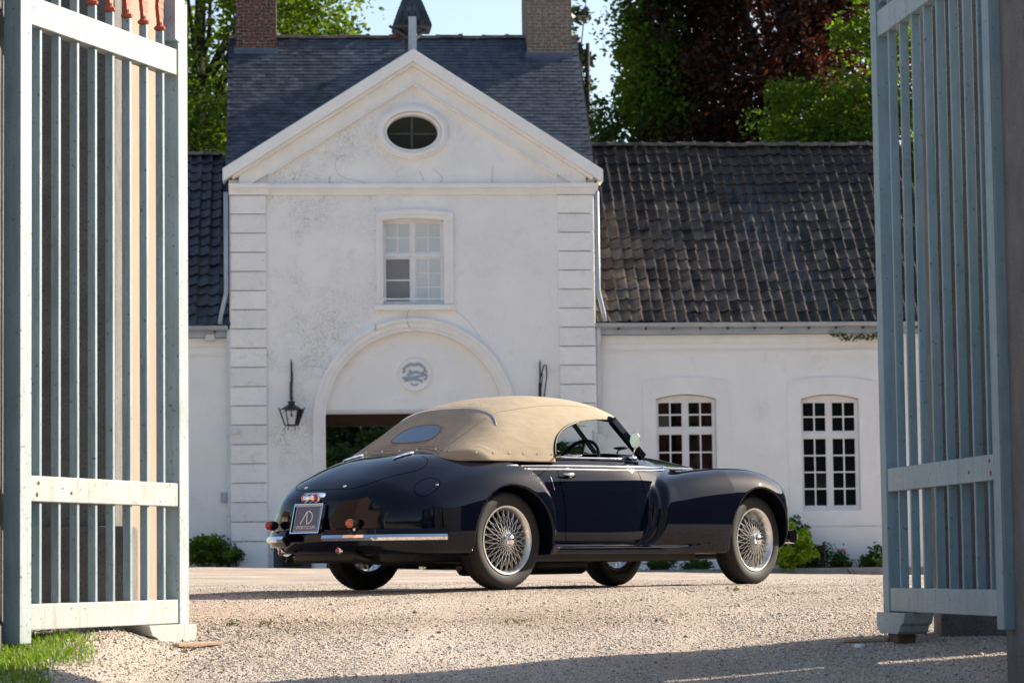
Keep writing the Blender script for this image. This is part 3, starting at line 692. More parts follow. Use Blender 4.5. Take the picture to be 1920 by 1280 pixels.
# ------------------------------------------------------------------ the wings
def pantile(pitch, length):
    mbx = MB(); n = 11; prof = []
    for i in range(n):
        t = i / (n - 1); x = t * (pitch + .028)
        z = -.030 * math.sin(math.pi * min(t / .74, 1)) if t < .74 else .017 * math.sin(math.pi * (t - .74) / .26 * .85)
        prof.append((x, z))
    vs = [(x, 0, z + .030) for x, z in prof] + [(x, length, z - .002) for x, z in prof] + [(x, .004, z + .012) for x, z in prof]
    fs = [(i, i + 1, n + i + 1, n + i) for i in range(n - 1)] + [(2 * n + i, 2 * n + i + 1, i + 1, i) for i in range(n - 1)]
    mbx.add(vs, fs); me = mbx.mesh('tile', smooth=True, fix=False); me.set_sharp_from_angle(angle=rad(50)); return me
def pantile_roof(parent, u0, u1, vE, zE_, vR_, zR_, rows, pitch, mt, maxn, u_vis):
    L = math.hypot(vR_ - vE, zR_ - zE_); ph = math.atan2(zR_ - zE_, vR_ - vE)
    S = Vector((0, math.cos(ph), math.sin(ph))); N = Vector((0, -math.sin(ph), math.cos(ph))); row_ = L / rows
    bd = MB(); bd.prism([(vE, zE_ - .05), (vR_, zR_ - .05), (2 * vR_ - vE, zE_ - .05)], lambda a, b, d: (d, a, b), u0 + .01, u1 - .01)
    rf_ = bd.build('roof', M['slate_board'], parent)
    me = pantile(pitch, row_ * 1.16); me.materials.append(M[mt])
    lst = []
    for r in range(rows):
        for c in range(int(round((u1 - u0) / pitch))):
            u_ = u0 + c * pitch
            sag = .03 * math.sin(c * .21 + 1) * math.sin(r / rows * math.pi) + .014 * math.sin(c * .55 + r * .2)
            p = Vector((u_, vE, zE_)) + S * (r * row_ + .025 * math.sin(c * .33) * .6) + N * (sag - .0)
            lst.append((p, u_vis[0] <= u_ <= u_vis[1], r, c))
    lst.sort(key=lambda q: (not q[1], q[2], q[3])); rest = MB()
    for i, (p, vis, r, c) in enumerate(lst):
        j1 = random.gauss(0, .022); j2 = random.gauss(0, .03); j3 = random.gauss(0, .020)
        X_ = (UX + S * j1 + N * j2).normalized(); Y_ = (S - UX * j1 + N * j3); Y_ = (Y_ - X_ * Y_.dot(X_)).normalized(); Zv = X_.cross(Y_); q = p + N * random.uniform(0, .008) + S * random.gauss(0, .013)
        if i < maxn:
            o = placed(me, 'tile', rf_, q, X_, Y_, Zv)
        else:
            vs = [q + X_ * v.co.x + Y_ * v.co.y + Zv * v.co.z for v in me.vertices]; rest.add(vs, [tuple(f.vertices) for f in me.polygons])
    if rest.v: tag(rest.build('tiles', M[mt], rf_, smooth=True, fix=False, auto=50), kind='stuff')
    nr = int((u1 - u0) / .36)
    for k in range(nr):
        o = bpy.data.objects.new('ridge_tile', ridge_me); COL.objects.link(o); o.parent = rf_; o.scale = (.36 / L_, 1, 1); o.location = (u0 + k * .36, vR_, zR_ - .0 + random.uniform(-.012, .012))
    return rf_
VW = .30
def wing(name, label, u0, u1, zEave, zRidge, vRidge, mt, wins, nrows, maxn, u_vis, zf):
    w = empty(name, B0, B_ROT); tag(w, label, 'building')
    holes = [h for h, _ in wins]; wl_ = MB()
    holed(wl_, [(u0, zB), (u1, zB), (u1, zEave + .1), (u0, zEave + .1)], holes, VW, .22)
    for uu in (u0, u1): wl_.quad((uu, VW, zB), (uu, 2 * vRidge - VW, zB), (uu, 2 * vRidge - VW, zEave + .1), (uu, VW, zEave + .1))
    wl_.quad((u0, 2 * vRidge - VW, zB), (u1, 2 * vRidge - VW, zB), (u1, 2 * vRidge - VW, zEave + .1), (u0, 2 * vRidge - VW, zEave + .1))
    wl_.build('wall', M['stucco_clean'], w, fix=False)
    MB().box(u0 + .02, u1 - .02, VW - .03, VW + .01, zf, zf + .03).build('frieze_band', M['trim_stone'], w)
    MB().box(u0 + .02, u1 - .02, VW - .045, VW + .01, zEave - .36, zEave - .20).build('frieze_band', M['trim_stone'], w)
    MB().box(u0 + .02, u1 - .02, .12, VW + .02, zEave - .19, zEave - .03).build('eaves_board', M['zinc'], w)
    g = MB(); pr = [(.075 * math.cos(t), .075 * math.sin(t)) for t in np.linspace(math.pi, 2 * math.pi, 9)]
    vs = [(uu, .02 + a, zEave + b) for uu in (u0 - .05, u1) for a, b in pr]
    g.add(vs, [(i, i + 1, 9 + i + 1, 9 + i) for i in range(8)]); g.tube([(u0 - .05, -.058, zEave), (u1, -.058, zEave)], .010, 6)
    g.build('gutter', M['zinc'], w, smooth=True, auto=50)
    k = u0 + .4
    while k < u1: MB().box(k, k + .025, -.01, .12, zEave - .11, zEave - .075).build('gutter_bracket', M['iron'], w); k += .52
    pantile_roof(w, u0, u1, -.02, zEave + .02, vRidge, zRidge, nrows, .212, mt, maxn, u_vis)
    return w
zEv = Zp(607, 1128, .0); zRg = Zp(275, 1300, 4.2)
ur0 = uR + .03; ur1 = U(1790, 700)
def wh(pa, pb, pt, pb2, rise=.09): return arc_top(U(pa, 850, VW), U(pb, 850, VW), Fp(pa, pb2, VW)[1], Fp(pa, pt, VW)[1], rise)
h1 = wh(1231, 1344, 748, 958); h2 = wh(1503, 1612, 748, 957)
zf_r = Fp(1300, 660, VW)[1]
rw_ = wing('service_wing', 'long low white wing with brown pantile roof and tall casement windows', ur0, ur1, zEv, zRg, 4.2, 'pantile', [(h1, 0), (h2, 0)], 18, 300, (ur0, U(1640)), zf_r)
for i, (h_, pts, ru_, rl2) in enumerate(((h1, (1207, 1370, 716, 985, 807), 2, (2, 4)), (h2, (1478, 1642, 716, 986, 815), 2, (2, 4)))):
    a0, a1 = h_[0][0], h_[1][0]; b0 = h_[0][1]; b1 = h_[2][1]
    zt = Fp(pts[0], pts[4], VW)[1]
    lb = 'casement window with dark red curtains' if i == 0 else 'tall casement window with black panes'
    window(rw_, a0 + .002, a1 - .002, b0 + .03, b1 - .01, .088, zt, rl2, rl2, ru_, VW + .13, ('dark_glass',) * 4, label=lb)
    s0, s1 = U(pts[0], 850, VW), U(pts[1], 850, VW); zb_ = Fp(pts[0], pts[3], VW)[1]; ztp = Fp(pts[0], pts[2], VW)[1]
    sr = MB(); holed(sr, arc_top(s0, s1, zb_, ztp, .09), [arc_top(a0 - .001, a1 + .001, b0, b1, .09)], VW - .028, .03, outer_rim=.03); sr.build('window_surround', M['trim_stone'], rw_, fix=False)
MB().box(ur0, ur1, VW - .05, VW + .01, zB, Fp(1600, 987, VW)[1]).build('plinth', M['stucco_clean'], rw_)
ul0, ul1 = U(150, 700), uL - .03
zEl = Zp(612, 390); zRl = Zp(292, 390, 4.2)
lw = wing('low_wing', 'white wing with glossy dark pantile roof beside the gatehouse', ul0, ul1, zEl, zRl, 4.2, 'pantile_dark', [], 18, 150, (U(340), ul1), Fp(400, 668, VW)[1])
# downpipes
for (own, px_, zt_) in ((lw, 431, zEl), (rw_, 1124, zEv)):
    uu = U(px_, 800, .1); dp = MB(); dp.tube([(uu, .05, zt_ - .05), (uu, .05, zt_ - .22), (uu, .16, zt_ - .40), (uu, .18, zt_ - .6), (uu, .18, .55), (uu - (.02 if own is rw_ else .25), .18, .30), (uu - (.02 if own is rw_ else .3), .18, .1)], .052, 10); dp.build('downpipe', M['white_pipe'], own, smooth=True)
    for zz in (1.2, 2.7, 3.9): MB().lathe([(.052, -.03), (.064, -.025), (.064, .025), (.052, .03)], 12, (uu, .18, zz)).build('pipe_clip', M['white_pipe'], own, smooth=True)
for (s, px0, px1, eave) in ((-1, 424, 429, zEl), (1, 1123, 1126, zEv)):
    uu = (uL - .06) if s < 0 else (uR + .05)
    dp = MB(); dp.tube([(uu, -.10, zC0 + .05), (uu, -.10, eave + .62), (uu + s * .10, -.06, eave + .2), (uu + s * .12, -.04, eave + .04)], .042, 8); dp.build('downpipe', M['zinc'], house, smooth=True)
# fittings on the left wing
bx_ = MB(); bu, bz = Fp(420, 932, VW); bx_.box(bu - .06, bu + .06, VW - .08, VW, bz - .09, bz + .09)
bo = bx_.build('meter_box', M['zinc'], None, bevel=.01); bo.location = B0; bo.rotation_euler = (0, 0, B_ROT); tag(bo, 'small grey electrical box on the wall by the downpipe', 'electrical box')
fl_ = MB(); fu, fz = Fp(394, 634, VW); fl_.box(fu - .10, fu + .10, VW - .20, VW - .14, fz - .07, fz + .07); fl_.box(fu - .03, fu + .03, VW - .14, VW, fz - .02, fz + .02)
fo = fl_.build('floodlight', M['zinc'], None, bevel=.01); fo.location = B0; fo.rotation_euler = (0, 0, B_ROT); tag(fo, 'small grey floodlight under the eaves of the left wing', 'floodlight')
MB().box(fu - .08, fu + .08, VW - .205, VW - .201, fz - .05, fz + .05).build('lens', M['lamp_glass'], fo)

# ------------------------------------------------------------------ lanterns
def lantern(px, py_top, label, sk=0.0):
    u_, zt = Fp(px, py_top, -.45); z_l = Fp(px, 752, -.45)[1]; zb = Fp(px, 797, -.45)[1]
    w = empty('wall_lantern', B0, B_ROT); tag(w, label, 'lantern', 'lanterns beside the carriage arch')
    br_ = MB(); br_.tube([(u_, 0.0, zt - .75), (u_, -.05, zt - .72)], .03, 8); br_.tube([(u_, -.03, zt - .80), (u_ + .0, -.03, zt - .05), (u_, -.04, zt)], [.016, .014, .004], 8)
    br_.tube([(u_, -.03, zt - .35), (u_ + .01 + sk * .6, -.16, zt - .10), (u_ + sk, -.33, zt - .12), (u_ + sk, -.45, zt - .30), (u_ + sk * .3, -.45, z_l + .02)], .013, 8)
    br_.tube([(u_, -.03, zt - .62), (u_ + .015, -.12, zt - .48), (u_ + .03, -.2, zt - .34), (u_ + .015, -.24, zt - .24)], .009, 6)
    br_.box(u_ - .03, u_ + .02, -.03, .0, zt - .72, zt - .42)
    br_.build('bracket', M['iron'], w, smooth=True, auto=50)
    r0, r1 = .225, .125
    c = Vector((u_, -.45, 0)); zv = Vector((0, 0, 1))
    dirs = [Vector((math.cos(rad(60 * k)), math.sin(rad(60 * k)), 0)) for k in range(6)]
    zr = z_l - .155
    cap = MB(); cap.lathe([(.0, z_l + .0), (.075, z_l), (.055, z_l - .05), (.09, z_l - .075), (r0 * .92, zr + .005), (r0 * .9, zr - .012), (0, zr - .01)], 6, (u_, -.45, 0)); cap.build('cap', M['iron'], w)
    ca = MB()
    for k in range(6):
        a, b = dirs[k], dirs[(k + 1) % 6]
        ca.tube([c + a * r0 + zv * zr, c + a * r1 + zv * zb], .012, 5); ca.tube([c + a * r0 + zv * (zr + .0), c + b * r0 + zv * zr], .010, 5); ca.tube([c + a * r1 + zv * zb, c + b * r1 + zv * zb], .012, 5)
        ca.ellipsoid(c + a * (r0 + .01) + zv * (zr + .02), .014, .014, .025, 6, 4)
        ca.tube([c + a * r1 + zv * zb, c + a * (r1 - .02) + zv * (zb - .03), c + a * (r1 + .02) + zv * (zb - .06), c + a * (r1 + .005) + zv * (zb - .085)], .006, 5)
        MB().quad(c + a * (r0 - .004) + zv * zr, c + b * (r0 - .004) + zv * zr, c + b * (r1 - .004) + zv * zb, c + a * (r1 - .004) + zv * zb).build('pane', M['thin_glass'], w, fix=False)
    ca.build('cage', M['iron'], w, smooth=True, auto=50)
    bl = MB(); bl.tube([(u_, -.45, zr), (u_, -.45, zr - .07)], .012, 6); bl.ellipsoid((u_, -.45, zr - .10), .022, .022, .04, 8, 6); bl.build('bulb', M['old_wood'], w, smooth=True)
def thin_glass(name, col, fac):
    m_ = bpy.data.materials.new(name); m_.use_nodes = True; nt = m_.node_tree; nd = nt.nodes; lk = nt.links
    for n_ in list(nd):
        if n_.type != 'OUTPUT_MATERIAL': nd.remove(n_)
    t = nd.new('ShaderNodeBsdfTransparent'); t.inputs['Color'].default_value = (*col, 1); g = nd.new('ShaderNodeBsdfGlossy'); g.inputs['Roughness'].default_value = .03
    f = nd.new('ShaderNodeFresnel'); f.inputs['IOR'].default_value = 1.5
    x = nd.new('ShaderNodeMixShader'); lk.new(f.outputs[0], x.inputs['Fac']); lk.new(t.outputs[0], x.inputs[1]); lk.new(g.outputs[0], x.inputs[2]); lk.new(x.outputs[0], nd['Material Output'].inputs['Surface']); M[name] = m_
thin_glass('thin_glass', (.93, .95, .95), 0)
thin_glass('window_glass', (.75, .78, .78), 0)
lantern(546, 670, 'black hexagonal lantern hanging left of the carriage arch')
lantern(1016, 672, 'black lantern bracket right of the arch, its lamp behind the car roof', .09)
# the curtained window shows its room
for w in [c for c in rw_.children if c.name.startswith('window') and 'surround' not in c.name]:
    if 'curtains' in (w.get('label') or ''):
        for p in w.children:
            if p.name.startswith('pane'): p.data.materials[0] = M['window_glass']
a0, a1 = h1[0][0], h1[1][0]; b0, b1 = h1[0][1], h1[2][1] + .1
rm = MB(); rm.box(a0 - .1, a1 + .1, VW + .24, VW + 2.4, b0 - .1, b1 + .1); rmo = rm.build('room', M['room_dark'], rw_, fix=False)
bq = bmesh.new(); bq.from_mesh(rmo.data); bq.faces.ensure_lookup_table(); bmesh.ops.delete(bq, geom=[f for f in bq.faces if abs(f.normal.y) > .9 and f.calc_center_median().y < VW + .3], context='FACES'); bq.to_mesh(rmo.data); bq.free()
for (c0, c1) in ((a0 - .05, a0 + .30), (a1 - .32, a1 + .05), (a0 + .42, a0 + .56)):
    cm = MB(); n = 25; vs = []
    for i in range(n):
        uu = c0 + (c1 - c0) * i / (n - 1); vv = VW + .34 + .03 * math.sin(i * 1.5)
        vs += [(uu, vv, b0 - .05), (uu, vv, b1)]
    cm.add(vs, [(2 * i, 2 * i + 2, 2 * i + 3, 2 * i + 1) for i in range(n - 1)]); cm.build('curtain', M['red_curtain'], rw_, smooth=True, fix=False)
# kerb along the planting bed
kb = MB(); kb.box(U(1130, 1070), ur1, -.62, -.50, -.3, .10); ko = kb.build('kerb', M['kerb_stone'], None); ko.location = B0; ko.rotation_euler = (0, 0, B_ROT); tag(ko, 'grey stone kerb of the planting bed', kind='structure')
# ================================================================== TREES AND SHRUBS
leafmat('leaf_lime', (.035, .080, .008), (.11, .18, .014), .5)
leafmat('leaf_green', (.018, .052, .010), (.055, .115, .016), .42)
leafmat('leaf_dark', (.012, .032, .010), (.035, .075, .016), .35)
leafmat('leaf_copper', (.013, .007, .008), (.085, .040, .024), .5, (1.9, 1.0, .6))
leafmat('leaf_bright', (.034, .086, .010), (.14, .225, .016), .5)
leafmat('leaf_fir', (.010, .022, .016), (.022, .042, .026), .2)
leafmat('leaf_moss', (.05, .07, .02), (.12, .13, .03), .3)
leafmat('leaf_sunlit', (.07, .17, .012), (.34, .48, .03), .5)  # sunlight on the bush by the front wheel, put into the leaf colour
mat('bark', (.026, .020, .016), (.05, .04, .032), scale=6, rough=.95, bump=.02, bscale=14, stretch=(1, 1, .25))
mat('petal_pink', (.65, .10, .28), rough=.6)

def leaves(centres, radii, per, size, squash=.85, r=None):
    """leaf-sized folded faces spread through clumps -> V, F, tint"""
    r = r or rng
    n = len(centres); C = np.repeat(np.array(centres), per, 0); Rr = np.repeat(np.array(radii), per, 0)
    N = len(C)
    d = r.normal(0, 1, (N, 3)); d /= np.linalg.norm(d, axis=1, keepdims=True)
    d *= (r.uniform(0, 1, (N, 1)) ** .42); d[:, 2] *= squash
    P = C + d * Rr[:, None] if Rr.ndim == 1 else C + d * Rr
    s = size * r.uniform(.6, 1.35, N)[:, None]
    a = r.normal(0, 1, (N, 3)); a[:, 2] *= .6; a /= np.linalg.norm(a, axis=1, keepdims=True)
    b = r.normal(0, 1, (N, 3)); b -= a * (a * b).sum(1, keepdims=True); b /= np.linalg.norm(b, axis=1, keepdims=True)
    c = np.cross(a, b)
    V = np.stack([P - a * s * .5, P - a * s * .05 + b * s * .33 + c * s * .10, P + a * s * .55, P - a * s * .05 - b * s * .33 + c * s * .10], 1).reshape(-1, 3)
    F = np.arange(4 * N).reshape(-1, 4)
    clump = np.repeat(r.uniform(0, 1, n), per)
    t = np.clip(.55 * clump + .45 * r.uniform(0, 1, N), 0, 1)
    return V, F, np.repeat(t, 4)
def make_tree(name, label, base, height, crown_c, crown_r, leaf, n_clumps, per, size, clump_r, seed, trunk_r=.35, lobes=0, group=None, cat='tree', top_bias=.0, limbs=14):
    """crown_c/crown_r: centre height and radii (x, y, z) of the crown above the base"""
    r = np.random.default_rng(seed); t = empty(name, base); tag(t, label, cat, group)
    cr_ = np.array(crown_r, float); cc = np.array((0, 0, crown_c), float)
    d = r.normal(0, 1, (n_clumps, 3)); d /= np.linalg.norm(d, axis=1, keepdims=True)
    rad_ = r.uniform(.15, 1, (n_clumps, 1)) ** .40
    wob = 1 + .22 * np.sin(d[:, :1] * 5 + seed) * np.sin(d[:, 2:] * 4 + seed * 2) + .12 * np.sin(d[:, 1:2] * 9)
    C = cc + d * rad_ * wob * cr_
    V, F, T = leaves(C, clump_r * r.uniform(.55, 1.3, n_clumps), per, size, r=r)
    c = bpy.data.objects.new('crown', bulk_mesh('crown', V, F, M[leaf], T)); COL.objects.link(c); c.parent = t
    tk = MB(); lean = r.normal(0, .25, 2)
    zt = crown_c + cr_[2] * .55; pts = []; rs = []
    for i in range(9):
        q = i / 8; pts.append((lean[0] * q + .15 * math.sin(q * 5 + seed), lean[1] * q + .15 * math.cos(q * 4), -.3 + zt * q)); rs.append(trunk_r * (1 - .82 * q) + .02)
    tk.tube(pts, rs, 9)
    ends = C[r.choice(n_clumps, min(limbs, n_clumps), replace=False)]
    for e in ends:
        q = np.clip((e[2] - cr_[2] * .45) / zt, .25, .9); i = int(q * 8); a = Vector(pts[i]); e = Vector(e)
        m1 = a.lerp(e, .4) + Vector((0, 0, -.1 * (e - a).length * .5)); m2 = a.lerp(e, .75) + Vector((r.normal(0, .15), r.normal(0, .15), .1))
        r0 = rs[i] * .5; tk.tube([a, m1, m2, e], [r0, r0 * .6, r0 * .35, .015], 6)
    tk.build('trunk', M['bark'], t, smooth=True)
    return t
def tree_at(px, Y): p = at_depth(px, 1060, Y); return (p.x, p.y, 0.0)
# behind the left wing and the gatehouse
make_tree('lime_tree', 'bright green tree behind the left wing and brick chimney', tree_at(372, 70), 21, 13.2, (4.3, 4, 6.0), 'leaf_lime', 300, 190, .155, .95, 3, .42, group='trees behind the courtyard buildings', limbs=26)
make_tree('lime_tree', 'bright green treetop just right of the red brick chimney', tree_at(570, 78), 17, 12.2, (2.0, 2.4, 3.7), 'leaf_lime', 100, 150, .15, .75, 9, .25, group='trees behind the courtyard buildings')
make_tree('lime_tree', 'small bright green treetop between chimney and bell turret', tree_at(672, 82), 16, 13.4, (1.9, 1.8, 2.0), 'leaf_lime', 70, 150, .15, .68, 14, .2, group='trees behind the courtyard buildings')
# behind the right wing
make_tree('broadleaf_tree', 'tall mid green tree next to the pale chimney', tree_at(1238, 69), 22, 13.0, (.75, 1.4, 6.5), 'leaf_bright', 130, 150, .14, .6, 21, .4, group='trees behind the courtyard buildings', limbs=22)
make_tree('broadleaf_tree', 'low green tree above the ridge right of the gatehouse', tree_at(1135, 68), 14, 9.2, (.8, 1.2, 2.0), 'leaf_green', 50, 130, .14, .5, 25, .2, group='trees behind the courtyard buildings')
make_tree('copper_beech', 'large dark purple copper beech behind the long right wing', tree_at(1475, 70), 26, 14.5, (4.2, 4, 7.8), 'leaf_copper', 620, 190, .15, .85, 31, .45, group='trees behind the courtyard buildings', limbs=30)
make_tree('broadleaf_tree', 'leafy green tree in front of the copper beech by the right gate', tree_at(1575, 63), 15, 8.9, (1.45, 1.5, 2.2), 'leaf_bright', 130, 170, .125, .55, 37, .3, group='trees behind the courtyard buildings', limbs=18)
make_tree('broadleaf_tree', 'green tree seen through the bars of the shaded gate leaf', tree_at(1790, 64), 15, 9.5, (2.6, 2.5, 4.4), 'leaf_bright', 110, 110, .16, .8, 39, .3, group='trees behind the courtyard buildings')
make_tree('fir_tree', 'dark conifer with drooping sprays beside the pale chimney', tree_at(1079, 80), 20, 12.0, (.75, .75, 6.0), 'leaf_fir', 70, 60, .20, .45, 41, .2, group='trees behind the courtyard buildings', limbs=20)
make_tree('broadleaf_tree', 'tree behind the left gate leaf', tree_at(215, 74), 19, 12.0, (3.0, 3, 6), 'leaf_lime', 90, 50, .28, 1.0, 43, .35, group='trees behind the courtyard buildings')
# greenery beyond the passage
for i, (du, dv, rr, hh) in enumerate(((-1.6, 12, 1.3, 1.5), (.3, 13, 1.5, 1.8), (1.9, 12.5, 1.4, 1.6), (-.4, 16, 2.2, 2.6))):
    p = B0 + EU * du + EV * dv
    make_tree('garden_shrub', ['dark shrub left of the passage end', 'dark shrub in the middle of the passage end', 'dark shrub at the right of the passage end', 'tall dark shrub filling the passage background'][i], (p.x, p.y, 0), 3, hh, (rr, rr, hh), 'leaf_dark', 120, 80, .17, .5, 50 + i, .06, group='shrubs beyond the carriage passage', cat='shrub', limbs=8)
# shrubs along the walls
def shrub(px, py, label, w, h, leaf, n, size, seed, v=-.25, name='shrub', group='shrubs along the walls'):
    u_, z_ = Fp(px, py, v); p = B0 + EU * u_ + EV * v
    gz = float(ground_z(p.x, p.y))
    return make_tree(name, label, (p.x, p.y, gz), h, h * .52, (w / 2, min(w / 2, .4), h * .47), leaf, n, 46, size, .13, seed, .018, group=group, cat='shrub', limbs=10)
shrub(392, 1062, 'dark green bush against the wall behind the left gate leaf', .95, .60, 'leaf_bright', 60, .07, 61)
shrub(437, 1062, 'thin leafy shoots at the corner of the gatehouse', .35, .42, 'leaf_green', 10, .06, 62)
shrub(1480, 1077, 'bush by the front wheel of the car, sunlight put into its leaf colour', .95, .95, 'leaf_sunlit', 90, .075, 63, -.55)
shrub(1490, 1074, 'tall green shoots above the yellow green bush', .55, 1.15, 'leaf_green', 26, .07, 68, -.2)
shrub(1532, 1076, 'low dark green shrub beside the yellow green bush', .40, .55, 'leaf_green', 26, .06, 64)
fb_ = shrub(1577, 1074, 'small round bush with one pink flower', .34, .42, 'leaf_green', 26, .055, 65)
MB().ellipsoid((.05, -.1, .47), .035, .035, .03, 8, 6).build('flower', M['petal_pink'], fb_, smooth=True)
shrub(1640, 1076, 'green bush at the foot of the shaded gate leaf', .55, .48, 'leaf_green', 36, .06, 66)
shrub(1240, 1072, 'low green plant seen under the car between its front wheels', .55, .26, 'leaf_green', 24, .06, 71, -.3)
shrub(1310, 1073, 'low green plant under the car close to the near front wheel', .5, .24, 'leaf_green', 22, .06, 72, -.3)
shrub(548, 1062, 'small plant in front of the dark cellar hatch', .28, .32, 'leaf_green', 10, .06, 73)
shrub(1078, 1068, 'rambling shrub on the wall seen through the car windows', .95, 2.55, 'leaf_green', 120, .08, 74, -.25, 'wall_shrub')
# creeper under the eaves by the right gate
cu_ = [Fp(1560 + 90 * t, 621 + 8 * math.sin(t * 3), .1) for t in np.linspace(0, 1, 14)]
V, F, T = leaves(np.array([(a, 0.08, b - .05) for a, b in cu_]), np.full(14, .08), 16, .06)
o = bpy.data.objects.new('creeper', bulk_mesh('creeper', V, F, M['leaf_moss'], T)); COL.objects.link(o); o.location = B0; o.rotation_euler = (0, 0, B_ROT); tag(o, 'wisp of yellow green creeper under the right eaves', 'creeper')

# what the car body mirrors: the far sides of the yard
mat('cream_wall', (.62, .50, .36), (.55, .44, .32), scale=.7, rough=.9)
mat('house_roof', (.10, .055, .04), (.07, .045, .035), scale=2, rough=.8)
mat('house_glass', (.02, .025, .03), rough=.1)
def yard_house(label, loc, rz, w, d, h, rh, nwin):
    t = empty('village_house', loc, rz); tag(t, label, 'building', 'houses on the far left of the yard')
    MB().box(-w / 2, w / 2, 0, d, -1, h).build('wall', M['cream_wall'], t)
    MB().prism([(-.4, h - .1), (d / 2, h + rh), (d + .4, h - .1)], lambda a, b, q: (q, a, b), -w / 2 - .3, w / 2 + .3).build('roof', M['house_roof'], t)
    for r_ in range(2):
        for k in range(nwin):
            x = -w / 2 + w * (k + .5) / nwin; z = .9 + r_ * 2.7
            wi = MB().box(x - .5, x + .5, -.03, .02, z, z + 1.5).build('window', M['house_glass'], t)
            MB().box(x - .62, x + .62, -.06, -.031, z - .12, z - .02).build('sill', M['white_paint'], wi)
yard_house('cream two storey house standing left of the drive', (-33, 24, 0), rad(90), 15, 8, 5.6, 3.2, 6)
yard_house('cream house farther along the left side of the yard', (-36, 44, 0), rad(80), 11, 8, 5.2, 3.4, 4)
def wood(name, label, spots, leaf, hmin, hmax, seed, size=.55):
    r = np.random.default_rng(seed); C = []; R_ = []
    for (x, y) in spots:
        h = r.uniform(hmin, hmax); n = 46
        d = r.normal(0, 1, (n, 3)); d /= np.linalg.norm(d, axis=1, keepdims=True)
        C.append(np.array((x, y, h * .5 - 1)) + d * r.uniform(.3, 1, (n, 1)) ** .5 * np.array((3.6, 3.6, h * .5))); R_.append(r.uniform(1.0, 1.9, n))
    V, F, T = leaves(np.concatenate(C), np.concatenate(R_), 42, size, r=r)
    o = bpy.data.objects.new(name, bulk_mesh(name, V, F, M[leaf], T)); COL.objects.link(o); tag(o, label, 'trees', kind='stuff')
wood('distant_wood', 'dark row of tall trees behind the barn', [(46 + 2 * math.sin(i * 1.9), -60 + i * 5.0) for i in range(16)], 'leaf_dark', 15, 18, 90, .95)
mat('barn_wall', (.035, .028, .024), (.024, .02, .018), scale=1.5, rough=.9)
mat('barn_roof', (.030, .026, .026), (.02, .018, .02), scale=1.5, rough=.85)
bn = empty('mirrored_barn', (29, 12, -1), rad(-90)); tag(bn, 'unseen tall barn added to darken what the car side mirrors', 'building')  # out of view; long dark barn added so the car side mirrors solid dark
MB().box(-58, 58, 0, 13, 0, 8).build('wall', M['barn_wall'], bn); MB().prism([(-.6, 7.9), (6.5, 14.5), (13.6, 7.9)], lambda a, b, q: (q, a, b), -58.5, 58.5).build('roof', M['barn_roof'], bn)
for k in range(8): MB().box(-54 + k * 14, -50.5 + k * 14, -.06, .02, 0, 4).build('door', M['grey_wood'], bn)
wood('garden_thicket', 'dark thicket closing the view through the passage', [(B0 + EU * (-7 + 2.2 * i) + EV * 19).to_tuple()[:2] for i in range(7)], 'leaf_dark', 6, 7.5, 97, .5)
wood('low_wood', 'lower dark trees farther along the right side of the yard', [(31 + 2 * math.sin(i), 25 + i * 3.2) for i in range(9)], 'leaf_dark', 6, 8.5, 95, .9)
wood('shading_wood', 'unseen trees added right behind the long wing to shade its roof', [(13 + i * 4.6, 63 + i * 2.1 + 1.5 * math.sin(i * 1.7)) for i in range(7)], 'leaf_green', 13.5, 16, 93)  # trees out of view, added to keep the sun off the wing roof
wood('roadside_wood', 'belt of trees across the road behind the drive', [(-36 + i * 6.2, -46 + 3 * math.sin(i * 2.1)) for i in range(13)], 'leaf_bright', 8, 11, 91)
wood('garden_wood', 'trees behind the cream houses', [(-50 + 2 * math.sin(i), -14 + i * 7) for i in range(12)], 'leaf_green', 9, 14, 92)
# ================================================================== GATE LEAVES AND WALLS
mat('gate_lit_paint', (.36, .425, .44), (.30, .365, .38), scale=3, rough=.55, stain=(.22, .215, .17), stain_scale=6, stain_lo=.55, stain_hi=.80, stain_amt=.65, speck=(.09, .085, .06), speck_scale=46, speck_lo=.635, bump=.0008, bscale=60)  # sunlit tone of the one gate paint, put into its colour
mat('gate_lit_rail', (.42, .44, .415), (.36, .385, .37), scale=4, rough=.6, stain=(.21, .19, .14), stain_scale=7, stain_lo=.55, stain_hi=.82, stain_amt=.7, speck=(.10, .09, .07), speck_scale=40, speck_lo=.645, bump=.0008, bscale=60)  # rails of the sunlit leaf: same paint, lit tone put into the colour
mat('gate_shaded_paint', (.215, .305, .345), (.18, .265, .305), scale=3, rough=.55, stain=(.12, .15, .15), stain_scale=5, stain_lo=.55, stain_hi=.82, stain_amt=.6, speck=(.04, .05, .05), speck_scale=44, speck_lo=.655, bump=.0008, bscale=60)  # same gate paint with shade put into its colour: right leaf, hanging stiles
mat('gate_shaded_pale', (.29, .37, .405), (.245, .32, .355), scale=3, rough=.55, stain=(.15, .17, .16), stain_scale=5, stain_lo=.55, stain_hi=.82, stain_amt=.6, speck=(.05, .055, .05), speck_scale=44, speck_lo=.645, bump=.0008, bscale=60)  # paler shaded tone of that paint: left bars and right rails
mat('finial_red', (.42, .085, .035), (.34, .06, .03), scale=9, rough=.55)
mat('rust', (.24, .09, .03), rough=.9)
mat('pier_stone', (.165, .155, .145), (.115, .108, .10), scale=3.5, rough=.95, bump=.006, bscale=50, speck=(.035, .033, .031), speck_scale=80, speck_lo=.58, stain=(.07, .065, .06), stain_scale=2.5, stain_lo=.5, stain_hi=.8, stain_amt=.7)
mat('pier_pink', (.34, .225, .165), (.29, .19, .14), scale=4, rough=.9, bump=.002, bscale=60, stain=(.34, .25, .19), stain_scale=3, stain_amt=.5)
